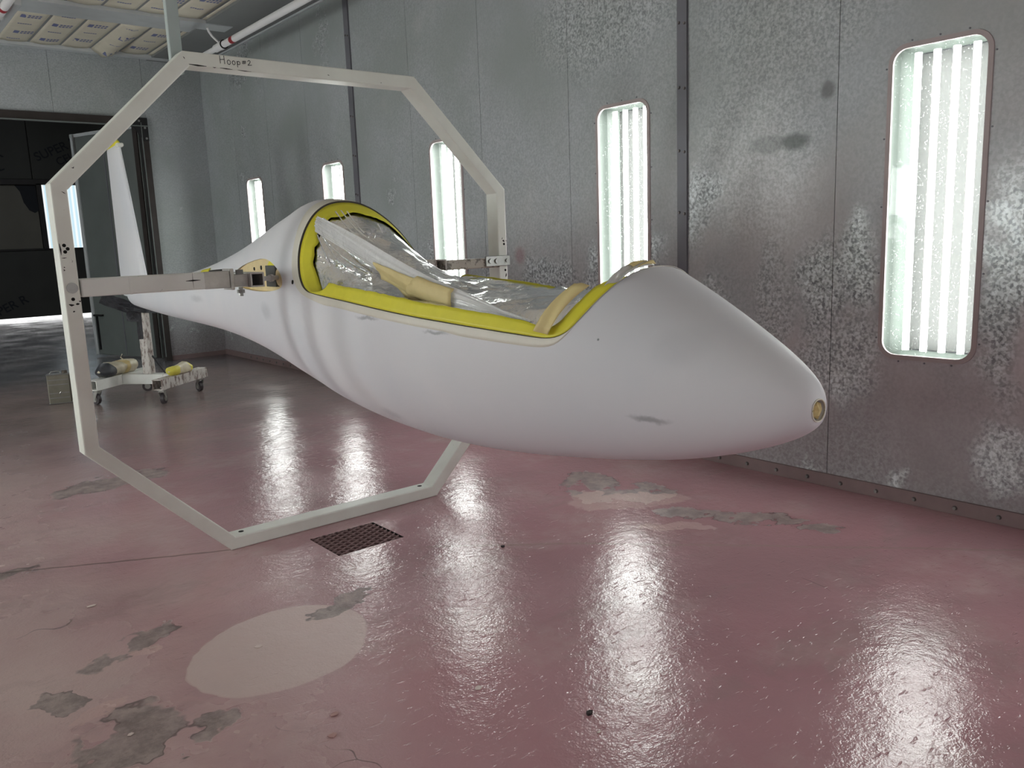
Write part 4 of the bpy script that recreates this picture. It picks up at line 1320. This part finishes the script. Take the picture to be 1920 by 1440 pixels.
MB().box((1.26, YH + 0.05, 1.0815), (0.075, 0.05, 0.050), None, 0.002).build('inner_slide', MAT['steel'], arm)
MB().cyl((1.262, YH + 0.02, 1.020), (1.262, YH + 0.02, 1.055), 0.009, 8).cyl((1.262, YH + 0.02, 1.032), (1.262, YH + 0.02, 1.046), 0.015, 6).build('clamp_bolt', MAT['plate'], arm)
MB().cyl((1.262, YH + 0.02, 1.106), (1.262, YH + 0.02, 1.124), 0.015, 6).build('clamp_bolt', MAT['plate'], arm)
MB().cyl((1.278, YH + 0.10, 1.083), (1.296, YH + 0.10, 1.083), 0.013, 6).build('rusty_bolt', MAT['rust'], cl)
MB().cyl((1.350, YH + 0.035, 1.082), (1.447, YH + 0.085, 1.082), 0.0095, 12).build('pivot_pin', MAT['steel'], cl)
MB().cyl((1.405, YH + 0.063, 1.082), (1.417, YH + 0.070, 1.082), 0.015, 20).build('pin_flange', MAT['steel'], cl)
MB().cyl((0.655, YH + 0.002, 1.091), (0.655, YH - 0.004, 1.091), 0.0185, 24).build('bolt_cap', MAT['plate'], hoop)
# far arm (right)
arm2 = MB().box(((2.235 + 2.57) / 2, YH + 0.035, 1.094), (2.57 - 2.235, 0.07, 0.046), None, 0.004).build('support_arm', m_hoop('worn_arm_paint', (176, 168, 156), 0.52), hoop)
cl2 = sq_tube('clamp_tube', 2.185, 2.243, YH - 0.005, YH + 0.27, 1.062, 1.122, 0.004, MAT['rusty'], hoop)
MB().box((2.548, YH - 0.006, 1.102), (0.150, 0.012, 0.050), None, 0.002).build('bolted_plate', MAT['plate'], hoop)
for x in (2.497, 2.535, 2.600):
    MB().cyl((x, YH - 0.012, 1.102), (x, YH - 0.020, 1.102), 0.0115 if x < 2.59 else 0.009, 6).build('bolt', MAT['plate'], hoop)
MB().cyl((2.07, YH + 0.085, 1.082), (2.187, YH + 0.045, 1.082), 0.0095, 12).build('pivot_pin', MAT['steel'], cl2)
# drilled holes and scuffs on the posts
def disc(x, z, r, mat=MAT['hole'], y=YH):
    MB().cyl((x, y + 0.002, z), (x, y - 0.0007, z), r, 12).build('hole', mat, hoop)
for x, z, r in ((0.6465, 1.238, 0.0062), (0.6565, 1.226, 0.0062), (0.6475, 1.216, 0.0062), (0.6535, 1.052, 0.0062)):
    disc(x, z, r)
for x, z, r in ((2.597, 1.182, 0.006), (2.600, 1.055, 0.006), (1.163, None, 0), (2.0, None, 0)):
    if z: disc(x, z, r)
for x in (1.18, 2.06):
    MB().cyl((x, YH + 0.05, TW - 0.002), (x, YH + 0.05, TW + 0.0008), 0.011, 12).build('hole', MAT['hole'], hoop)
sc = MB()
def scuff(x0, z0, x1, z1, w):
    a = np.array((x0, z0)); b = np.array((x1, z1)); d = b - a; n_ = np.array((-d[1], d[0])) / (np.linalg.norm(d) + 1e-9) * w / 2
    mid = (a + b) / 2 + n_ * RNG.normal() * 0.6
    for p, q, k0, k1 in ((a, mid, 0.3, 1.0), (mid, b, 1.0, 0.25)):
        sc.poly([(p[0] - n_[0] * k0, YH - 0.0008, p[1] - n_[1] * k0), (q[0] - n_[0] * k1, YH - 0.0008, q[1] - n_[1] * k1), (q[0] + n_[0] * k1, YH - 0.0008, q[1] + n_[1] * k1), (p[0] + n_[0] * k0, YH - 0.0008, p[1] + n_[1] * k0)])
for q in [(0.632, 1.245, 0.634, 1.205, 0.005), (0.634, 1.195, 0.650, 1.196, 0.003), (1.137, 1.882, 1.202, 1.880, 0.006), (1.225, 1.880, 1.238, 1.880, 0.003), (1.252, 1.880, 1.30, 1.878, 0.004), (1.32, 1.879, 1.375, 1.877, 0.003),
          (1.045, 1.092, 1.100, 1.093, 0.006), (1.072, 1.122, 1.072, 1.064, 0.002), (0.638, 1.035, 0.655, 1.032, 0.008), (0.66, 1.034, 0.672, 1.035, 0.008), (0.648, 1.008, 0.655, 1.010, 0.006), (0.671, 1.045, 0.678, 1.045, 0.005),
          (0.637, 1.165, 0.641, 1.162, 0.004), (0.636, 1.15, 0.641, 1.152, 0.006), (1.118, 1.907, 1.124, 1.898, 0.003), (0.660, 1.420, 0.672, 1.412, 0.003), (0.70, 1.50, 0.708, 1.504, 0.004), (2.583, 1.205, 2.589, 1.215, 0.004),
          (2.588, 1.200, 2.600, 1.193, 0.010), (2.608, 1.198, 2.614, 1.196, 0.004), (2.605, 1.040, 2.60, 1.02, 0.008), (2.585, 0.99, 2.592, 0.99, 0.004), (1.70, 1.896, 1.708, 1.893, 0.003), (1.95, 1.885, 1.954, 1.885, 0.004)]:
    scuff(*q)
sc.build('scuff_marks', MAT['scuff'], hoop, kind='stuff')
# marker lettering, hand-drawn strokes
def strokes(lines, w=0.0023):
    m = MB()
    for pts in lines:
        for a, b in zip(pts, pts[1:]):
            a, b = np.array(a), np.array(b); d = (b - a) / (np.linalg.norm(b - a) + 1e-9); n_ = np.array((-d[1], d[0])) * w / 2; e = d * w * 0.3
            m.poly([(*(a - n_ - e)[:1], YH - 0.0009, (a - n_ - e)[1]), (*(b - n_ + e)[:1], YH - 0.0009, (b - n_ + e)[1]), (*(b + n_ + e)[:1], YH - 0.0009, (b + n_ + e)[1]), (*(a + n_ - e)[:1], YH - 0.0009, (a + n_ - e)[1])])
    return m
def circ(cx, cz, rx, rz, a0=0, a1=360, n=14):
    return [(cx + rx * math.cos(math.radians(a0 + (a1 - a0) * k / n)), cz + rz * math.sin(math.radians(a0 + (a1 - a0) * k / n))) for k in range(n + 1)]
bx, bz = 1.255, 1.893
L = [[(bx, bz + 0.030), (bx + 0.001, bz + 0.004)], [(bx + 0.017, bz + 0.032), (bx + 0.0185, bz + 0.003)], [(bx + 0.0, bz + 0.017), (bx + 0.018, bz + 0.0195)],
     circ(bx + 0.036, bz + 0.0105, 0.0065, 0.008), circ(bx + 0.056, bz + 0.0105, 0.006, 0.007),
     [(bx + 0.070, bz + 0.017), (bx + 0.0715, bz - 0.004)], circ(bx + 0.0765, bz + 0.0115, 0.0055, 0.006, 160, -170),
     [(bx + 0.097, bz + 0.0215), (bx + 0.0955, bz + 0.009)], [(bx + 0.1035, bz + 0.0225), (bx + 0.102, bz + 0.010)], [(bx + 0.092, bz + 0.0185), (bx + 0.108, bz + 0.0195)], [(bx + 0.091, bz + 0.013), (bx + 0.107, bz + 0.0145)],
     [(bx + 0.115, bz + 0.021), (bx + 0.121, bz + 0.0255), (bx + 0.126, bz + 0.022), (bx + 0.124, bz + 0.016), (bx + 0.115, bz + 0.007), (bx + 0.131, bz + 0.0085)]]
L = [[(1.255 + (x - 1.255) * 0.94, z) for x, z in l] for l in L]
strokes(L).build('marker_lettering', MAT['black_ink'], hoop)

# hanger bar from the ceiling down behind the hoop
hg = MB().box((1.126, YH + TD + 0.016, (1.862 + ZC + 0.1) / 2), (0.044, 0.030, ZC + 0.1 - 1.862), None, 0.002).build('hanger_bar', MAT['hanger'],
    label='grey vertical hanger bar from the ceiling down behind the hoop corner', category='bar') if False else None
hg = MB().box((1.126, YH + TD + 0.016, (1.862 + ZC + 0.1) / 2), (0.044, 0.030, ZC + 0.1 - 1.862), None, 0.002).build('hanger_bar', MAT['hanger'])
tag(hg, 'grey vertical steel bar hanging from the ceiling behind the hoop corner', 'bar')

# ------------------------------------------------------------------ air pipes under the ceiling
pr = empty('ceiling_pipe', (2.995, 7.0, 3.0), 'white pipe with red band running along the right ceiling edge', 'pipe')
MB().cyl((2.995, -3.4, 3.0), (2.995, 7.56, 3.0), 0.029, 18).build('pipe_run', MAT['pipe'], pr, smooth=True)
MB().cyl((2.995, 7.54, 3.0), (2.995, 7.62, 3.0), 0.038, 18).cyl((2.995, 7.62, 3.0), (2.995, 7.74, 3.0), 0.034, 18).build('coupling', MAT['pipe'], pr, smooth=True)
MB().cyl((2.995, 7.74, 3.0), (2.995, 8.1, 3.0), 0.024, 16).build('pipe_end', MAT['pipe'], pr, smooth=True)
MB().cyl((2.995, 7.30, 3.0), (2.995, 7.37, 3.0), 0.0298, 18, cap=False).build('red_band', MAT['red'], pr, smooth=True)
MB().cyl((2.995, 7.538, 3.0), (2.995, 7.545, 3.0), 0.0395, 18).build('coupling_ring', MAT['scuff'], pr)
MB().tube([(2.975, 7.60, 3.02), (2.93, 7.56, 3.035), (2.88, 7.51, 3.05), (2.84, 7.47, 3.075), (2.825, 7.455, 3.10)], 0.010, 8).build('valve_handle', MAT['pipe'], pr, smooth=True)
pl = empty('ceiling_pipe', (1.262, 7.0, 3.0), 'white pipe with red bands entering at the top left picture corner', 'pipe')
MB().cyl((1.262, -3.4, 3.0), (1.262, 7.55, 3.0), 0.030, 18).build('pipe_run', MAT['pipe'], pl, smooth=True)
MB().cyl((1.262, 7.22, 3.0), (1.262, 7.29, 3.0), 0.0308, 18, cap=False).build('red_band', MAT['red'], pl, smooth=True)
MB().box((1.33, 7.65, 3.02), (0.05, 1.1, 0.05), None, 0.004).build('pipe_channel', MAT['beam'], pl)
MB().tube([(1.24, 7.62, 2.985), (1.275, 7.68, 2.972), (1.292, 7.72, 2.972)], [0.008, 0.010, 0.011], 8).build('valve_handle', MAT['pipe'], pl, smooth=True)

# ------------------------------------------------------------------ tail stand on casters
st = empty('tail_stand', (1.99, 7.26, 0), 'wheeled white H-shaped tail stand with worn post under the tail', 'stand')
C1, C2, C3, C4 = np.array((1.575, 7.29)), np.array((1.955, 6.87)), np.array((2.385, 7.23)), np.array((2.04, 7.66))
ZB0, ZB1, WB = 0.122, 0.205, 0.085
def base_bar(name, a, b, ext, mat, openend=True):
    d = (b - a) / np.linalg.norm(b - a)
    a2, b2 = a - d * ext, b + d * ext
    L_ = np.linalg.norm(b2 - a2); an = math.atan2(d[1], d[0]); c = (a2 + b2) / 2; zc = (ZB0 + ZB1) / 2; h = ZB1 - ZB0; wl = 0.006
    rot = Matrix.Rotation(an, 4, 'Z')
    m = MB()
    nrm = np.array((-d[1], d[0]))
    for dz in (h / 2 - wl / 2, -h / 2 + wl / 2):
        m.box((c[0], c[1], zc + dz), (L_, WB, wl), rot)
    for s_ in (1, -1):
        q = c + nrm * s_ * (WB / 2 - wl / 2)
        m.box((q[0], q[1], zc), (L_, wl, h - 2 * wl), rot)
    m.box((c[0], c[1], zc), (0.01, WB - 2 * wl, h - 2 * wl), rot)
    return m.build(name, mat, st)
base_bar('base_bar', C1, C4, 0.055, MAT['arm'])
base_bar('base_bar', C2, C3, 0.055, MAT['rusty'])
mL, mR = (C1 + C4) / 2, (C2 + C3) / 2
dd = (mR - mL) / np.linalg.norm(mR - mL)
a_, b_ = mL + dd * 0.0425, mR - dd * 0.0425
cxy = (a_ + b_) / 2
MB().box((cxy[0], cxy[1], (ZB0 + ZB1) / 2), (np.linalg.norm(b_ - a_), WB, ZB1 - ZB0), math.atan2(dd[1], dd[0]), 0.002).build('cross_bar', MAT['arm'], st)
PX, PY = 1.985, 7.27
MB().box((PX, PY, (ZB1 + 0.735) / 2), (0.072, 0.072, 0.735 - ZB1), math.radians(41), 0.004).build('post', MAT['rusty'], st)
MB().box((PX, PY, 0.735), (0.10, 0.30, 0.02), math.radians(3), 0.004).box((PX - 0.055, PY, 0.765), (0.012, 0.30, 0.06), math.radians(3)).box((PX + 0.055, PY, 0.765), (0.012, 0.30, 0.06), math.radians(3)).build('cradle', MAT['steel'], st)
MB().cyl((PX + 0.03, PY - 0.03, ZB1 + 0.15), (PX + 0.10, PY - 0.10, ZB1), 0.007, 8).build('brace', MAT['black_steel'], st)
def make_caster(loc, rz):
    c = MB()
    c.box((0, 0, 0.117), (0.060, 0.060, 0.008), None, 0.001)
    c.cyl((0, 0, 0.104), (0, 0, 0.116), 0.022, 14)
    for s_ in (1, -1):
        c.prism([(-0.022, s_ * 0.020, 0.106), (0.022, s_ * 0.020, 0.106), (0.036, s_ * 0.020, 0.040), (0.016, s_ * 0.020, 0.032)], (0, s_ * 0.003, 0))
    c.box((0, 0, 0.104), (0.046, 0.046, 0.005))
    return c
fork_me = make_caster(None, None).mesh('caster'); fork_me.materials.append(MAT['caster'])
wm = MB().cyl((0.024, -0.014, 0.044), (0.024, 0.014, 0.044), 0.044, 22).mesh('wheel', smooth=True); wm.materials.append(MAT['rubber'])
hm = MB().cyl((0.024, -0.019, 0.044), (0.024, 0.019, 0.044), 0.024, 16).cyl((0.024, -0.026, 0.044), (0.024, 0.026, 0.044), 0.007, 8).mesh('hub', smooth=True); hm.materials.append(MAT['caster'])
bm_ = MB().cyl((0, 0, 0.121), (0, 0, 0.140), 0.011, 6).mesh('caster_nut'); bm_.materials.append(MAT['caster'])
for c_, rz in ((C1, 2.0), (C2, 0.9), (C3, 1.7), (C4, -0.3)):
    o = bpy.data.objects.new('caster', fork_me); COL.objects.link(o); o.parent = st
    o.location = (c_[0] - 1.99, c_[1] - 7.26, 0); o.rotation_euler = (0, 0, rz)
    for me in (wm, hm, bm_):
        q = bpy.data.objects.new(me.name, me); COL.objects.link(q); q.parent = o

# dark crumpled film wrapped round the tail where it rests in the cradle
dp = empty('dark_plastic_wrap', (1.97, 7.2, 0.74), 'dark crumpled plastic film hanging from the stand head below the tail', 'plastic wrap')
def wrap(name, c, ax, ay, az, seed, n=16, amp=1.0):
    return crumple(name, c, ax, ay, az, MAT['dark_plastic'], dp, n, amp, seed)
wrap('wrap_fold', (1.955, 7.06, 0.772), (0.24, 0.02, -0.04), (0.01, 0.02, 0.075), (0.02, -0.05, 0.02), 4, 18, 1.4)
wrap('wrap_fold', (1.90, 7.10, 0.755), (0.20, 0.05, -0.03), (0.0, 0.10, 0.03), (0, -0.04, 0.05), 5, 16, 1.2)
wrap('trailing_flap', (1.800, 7.16, 0.805), (0.27, -0.05, -0.13), (0.05, 0.02, 0.085), (0.03, -0.05, 0.02), 6, 20, 1.5)
wrap('torn_tatter', (1.865, 7.08, 0.715), (0.11, 0.0, -0.02), (0.01, 0.0, 0.10), (0.02, -0.03, 0.01), 8, 14, 1.2)
wrap('hanging_strip', (1.905, 7.10, 0.635), (0.042, 0.0, 0.0), (0.004, 0.0, 0.24), (0.0, -0.02, 0.0), 9, 14, 0.8)

# ------------------------------------------------------------------ sandbags on the stand base, solvent can on the floor
def bag(name, c, L_, r, an, mat, label, seed, flat=0.72, tip=None):
    root = empty(name, (c[0], c[1], c[2]), label, 'sandbag')
    rg = np.random.default_rng(seed)
    n, k = 22, 18
    V = []
    ph = rg.uniform(0, 6.28, 6)
    for i in range(n):
        u = i / (n - 1)
        rr = r * (max(0.02, 1 - abs(2 * u - 1) ** 3.2)) ** 0.5 * (1 + 0.10 * math.sin(9 * u + ph[0]))
        for j in range(k):
            a = 2 * math.pi * j / k
            q = rr * (1 + 0.10 * math.sin(3 * a + ph[1] + 5 * u) + 0.05 * rg.normal())
            y, z = q * math.cos(a), max(-flat * r * 0.85, q * math.sin(a) * flat)
            x = (u - 0.5) * L_
            V.append((c[0] + x * math.cos(an) - y * math.sin(an), c[1] + x * math.sin(an) + y * math.cos(an), c[2] + flat * r * 0.85 + z))
    V = np.array(V)
    Fq = [(i * k + j, i * k + (j + 1) % k, (i + 1) * k + (j + 1) % k, (i + 1) * k + j) for i in range(n - 1) for j in range(k)] + [tuple(range(k))[::-1], tuple(range((n - 1) * k, n * k))]
    from_np('bag_body', V, Fq, mat, root, smooth=True)
    def band(u0, u1, m_, nm, k_=1.03):
        idx = [i for i in range(n) if u0 <= i / (n - 1) <= u1]
        VV = []
        for i in idx:
            ring = V[i * k:(i + 1) * k]; cc = ring.mean(0); VV.append(cc + (ring - cc) * k_)
        VV = np.concatenate(VV); VV[:, 2] = np.maximum(VV[:, 2], c[2] + 0.0005)
        from_np(nm, VV, [(i * k + j, i * k + (j + 1) % k, (i + 1) * k + (j + 1) % k, (i + 1) * k + j) for i in range(len(idx) - 1) for j in range(k)], m_, root, smooth=True)
    return root, band
an1 = math.atan2(C4[1] - C1[1], C4[0] - C1[0])
b1, bd = bag('sandbag', (1.79, 7.475, ZB1 + 0.002), 0.50, 0.085, an1 + 0.06, MAT['bag'], 'long film-wrapped sandbag with dark end lying on the stand base left of the post', 11)
bd(-0.1, 0.24, MAT['dark_plastic'], 'dark_end')
bd(0.50, 0.66, plain('bag_stain_tan', srgb(206, 184, 130), 0.5, 0, 0.12, 20, 0.3), 'tan_tape')
MB().tube([(1.86, 7.53, ZB1 + 0.11), (1.83, 7.50, ZB1 + 0.135), (1.85, 7.52, ZB1 + 0.16)], 0.004, 6).build('loose_end', MAT['bag'], b1)
an2 = math.atan2(C3[1] - C2[1], C3[0] - C2[0])
b2, bd2 = bag('sandbag', (2.165, 7.045, ZB1 + 0.002), 0.33, 0.06, an2 + 0.05, MAT['bag'], 'shorter sandbag with yellow taped ends lying on the stand base right of the post', 12)
bd2(-0.1, 0.30, MAT['bag_yellow'], 'yellow_end'); bd2(0.70, 1.1, MAT['bag_yellow'], 'yellow_end')

CA = math.radians(-14)
can = empty('solvent_can', (1.37, 7.66, 0), 'dented rectangular tin solvent can on the floor beside the hoop foot', 'can')
R = Matrix.Rotation(CA, 4, 'Z')
MB().box((1.37, 7.66, 0.122), (0.165, 0.11, 0.236), R, 0.006, 2).build('can_body', MAT['tin'], can)
def cl_(x, y, z): 
    v = R @ Vector((x, y, 0)); return (1.37 + v.x, 7.66 + v.y, z)
for z in (0.004, 0.242):
    MB().box(cl_(0, 0, z), (0.171, 0.116, 0.008), R, 0.003).build('can_rim', MAT['plate'], can)
MB().box(cl_(0.0835, 0, 0.122), (0.002, 0.098, 0.22), R).build('side_panel', MAT['tin_lid'], can)
for z in (0.05, 0.09, 0.16, 0.20):
    MB().box(cl_(-0.002, -0.0552, z), (0.145, 0.002, 0.006), R).build('pressed_rib', MAT['plate'], can)
MB().cyl(cl_(0.05, 0.0, 0.246), cl_(0.05, 0.0, 0.268), 0.022, 16).build('screw_cap', MAT['tin_lid'], can)
MB().tube([cl_(-0.06, 0, 0.246), cl_(-0.05, 0, 0.262), cl_(-0.01, 0, 0.266), cl_(0.015, 0, 0.262), cl_(0.022, 0, 0.246)], 0.005, 8).build('carry_handle', MAT['plate'], can)
MB().tube([cl_(0.01, -0.057, 0.10), cl_(0.002, -0.057, 0.085), cl_(0.006, -0.057, 0.065)], 0.004, 6).build('drip', MAT['plate'], can)

# ------------------------------------------------------------------ floor drain and loose flakes
fd = empty('floor_drain', (1.555, 2.97, -0.03), 'rusty expanded-metal floor drain grate set in the red floor by the hoop', 'drain')
px0, px1, py0, py1 = DX0, DX1, DY0, DY1
m = MB()
for a, b in (((px0, py0), (px1, py0)), ((px1, py0), (px1, py1)), ((px1, py1), (px0, py1)), ((px0, py1), (px0, py0))):
    m.poly([(a[0], a[1], 0.0), (b[0], b[1], 0.0), (b[0], b[1], -0.06), (a[0], a[1], -0.06)])
m.poly([(px0, py0, -0.06), (px1, py0, -0.06), (px1, py1, -0.06), (px0, py1, -0.06)])
m.build('pit', MAT['pit'], fd)
NR, NZ = 15, 5
for r in range(NR + 1):
    y = py0 + 0.012 + (py1 - py0 - 0.016) * r / NR
    pts = []
    for k in range(NZ * 2 + 1):
        x = px0 + 0.004 + (px1 - px0 - 0.008) * k / (NZ * 2)
        dz = 0.0065 * (1 if (k + r) % 2 else -1)
        pts.append((x, y + 0.0075 * (1 if (k + r) % 2 else -1), -0.004 + dz * 0.3))
    mm = MB()
    vs = []
    for x, yy, z in pts:
        vs.append([mm.bm.verts.new((x, yy - 0.0028, z)), mm.bm.verts.new((x, yy + 0.0028, z + 0.004)), mm.bm.verts.new((x, yy + 0.0028, z - 0.008)), mm.bm.verts.new((x, yy - 0.0028, z - 0.012))])
    for a, b in zip(vs, vs[1:]):
        for q in range(4):
            mm.bm.faces.new((a[q], a[(q + 1) % 4], b[(q + 1) % 4], b[q]))
    mm.build('grate_strand', MAT['grate'], fd)
for (x, y, s, c_, lab) in [(0.553, 3.038, 0.016, 0, 'white paint flake on the floor below the hoop corner at left'), (0.866, 2.342, 0.014, 0, 'white paint flake lying on the round pale floor patch'),
                     (1.216, 1.688, 0.013, 0, 'white paint flake on bare red floor in front of the pale patch'), (0.864, 1.843, 0.014, 1, 'pinkish paint flake just below the pale floor patch'),
                     (0.814, 1.762, 0.015, 1, 'larger pinkish paint flake nearest the photographer'), (0.435, 2.118, 0.009, 0, 'tiny white flake at the lower left on grey patch'),
                     (1.348, 1.394, 0.012, 2, 'dark grit crumb on the red floor in front of the nose'), (1.924, 2.46, 0.010, 2, 'dark grit crumb on the floor below the fuselage belly'),
                     (1.31, 1.322, 0.009, 0, 'white speck of paint on the glossy floor near the front light streak')]:
    rg = np.random.default_rng(int(x * 1000))
    k = 7
    pts = [(x + s * (0.6 + 0.5 * rg.random()) * math.cos(2 * math.pi * q / k), y + s * 0.7 * (0.6 + 0.5 * rg.random()) * math.sin(2 * math.pi * q / k), 0.0005 + 0.002 * rg.random()) for q in range(k)]
    mm = MB(); mm.prism(pts, (0, 0, 0.0018 if c_ != 2 else 0.006))
    o = mm.build('paint_flake' if c_ != 2 else 'grit_crumb', [MAT['chip'], plain('pink_chip', srgb(186, 146, 142), 0.6), MAT['chip_dark']][c_])
    tag(o, lab, 'debris', 'loose flakes on the floor')
